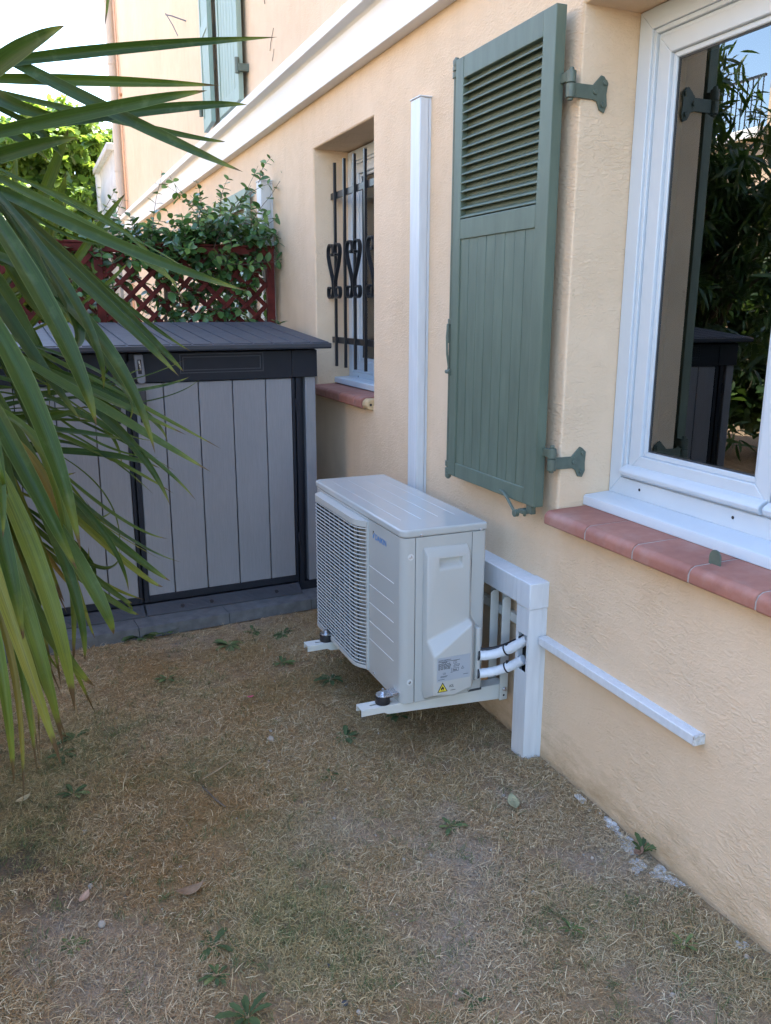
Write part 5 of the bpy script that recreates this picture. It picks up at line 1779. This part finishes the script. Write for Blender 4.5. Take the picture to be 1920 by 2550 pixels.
# fallen leaves and twigs
def dead_leaf(x, y, L, az, label, tone, curlz=.35, name='fallen_leaf', cat='fallen leaf', wide=.22):
    n = 9
    V, F = [], []
    for i in range(n):
        t = i / (n - 1)
        w = wide * math.sin(math.pi * min(1, t * 1.02 + .02)) ** .8
        for j in (-1, -.5, 0, .5, 1):
            V.append((t * L, j * w * L, L * (curlz * (t - .5) ** 2 + .28 * w * j * j) + .004))
    for i in range(n - 1):
        for j in range(4):
            a = i * 5 + j
            F.append((a, a + 5, a + 6, a + 1))
    c, s_ = math.cos(az), math.sin(az)
    z = gz(x, y) + .006
    mb = MB().add([(x + p[0] * c - p[1] * s_, y + p[0] * s_ + p[1] * c, z + p[2]) for p in V], F)
    mm = mat('fallen_leaf_' + label.split()[0], tone, .8, .3, .25, 40)
    o = mb.build(name, mm, root=(x, y, z), fix=False)
    so_ = o.modifiers.new('thickness', 'SOLIDIFY'); so_.thickness = .0006
    tag(o, label, cat)
dead_leaf(-.20, 1.80, .075, R(-110), 'pale green fallen leaf lying near the upright boxing', (.30, .30, .18), .5)
dead_leaf(-1.15, 1.735, .07, R(10), 'curled brown fallen leaf at the left front of the lawn', (.24, .16, .10), .9)
dead_leaf(-1.36, 1.80, .045, R(60), 'pinkish dry fallen leaf on the bare soil', (.42, .28, .20), .6)
dead_leaf(-1.50, 2.29, .05, R(40), 'cream dry fallen leaf under the yucca at the left edge', (.44, .37, .22), .6)
dead_leaf(-.055, 1.44, .05, R(30), 'small brown fallen leaf on the white cement', (.26, .15, .10), .6)
dead_leaf(-.75, 2.68, .025, R(0), 'tiny pink flower petal on the lawn', (.55, .10, .16), .6, 'petal', 'petal')
tw = MB().tube([(-1.005, 2.175, gz(-1.0, 2.17) + .012), (-.995, 2.13, gz(-.99, 2.13) + .014), (-.985, 2.09, gz(-.98, 2.09) + .012), (-.965, 2.05, gz(-.96, 2.05) + .010)], [.0022, .003, .003, .002], 6)
tag(tw.build('twig', 'bark', root=(-.985, 2.1, gz(-.98, 2.1))), 'thin brown twig lying in the middle of the lawn', 'twig')
tw = MB().tube([(-1.0, 2.21, gz(-1, 2.21) + .010), (-.95, 2.225, gz(-.95, 2.22) + .014), (-.90, 2.26, gz(-.9, 2.26) + .012)], [.0015, .003, .002], 6)
tag(tw.build('twig', 'dryleaf', root=(-.95, 2.23, gz(-.95, 2.23))), 'straw coloured twig lying behind the brown one', 'twig')
# spilt cement along the foot of the wall
def cement(pts, r, label):
    mb = MB()
    for (x, y) in pts:
        for k in range(9):
            a, b = x + RNG.normal(0, r * .32), y + RNG.normal(0, r * .5)
            a = min(a, -.004)
            q = r * RNG.uniform(.2, .85)
            V = ico * q * RNG.uniform(.5, 1.4, (12, 1)) * np.array([1.0, 1.3, .22])
            mb.add([(min(a + v[0], -.002), b + v[1], gz(a, b) + .003 + v[2]) for v in V], [tuple(f) for f in icf])
    o = mb.build('cement_lump', 'cement', root=(pts[0][0], pts[0][1], gz(*pts[0])), smooth=60)
    sd = o.modifiers.new('round', 'SUBSURF'); sd.levels = 1; sd.render_levels = 2
    tag(o, label, 'cement')
cement([(-.018, 1.60), (-.022, 1.56), (-.028, 1.52), (-.030, 1.49), (-.045, 1.47)], .019, 'strip of spilt white cement at the foot of the wall behind the weed')
cement([(-.062, 1.43), (-.055, 1.415), (-.085, 1.40)], .015, 'lumps of spilt white cement in front of the weed by the wall')
cement([(-.030, 1.375), (-.022, 1.35), (-.018, 1.33)], .019, 'spilt white cement at the foot of the wall in front of the weed')
cement([(-.026, 1.715)], .018, 'single lump of cement at the foot of the wall behind the long strip')
cement([(-.040, 1.107)], .017, 'lump of cement at the foot of the wall nearest the camera')
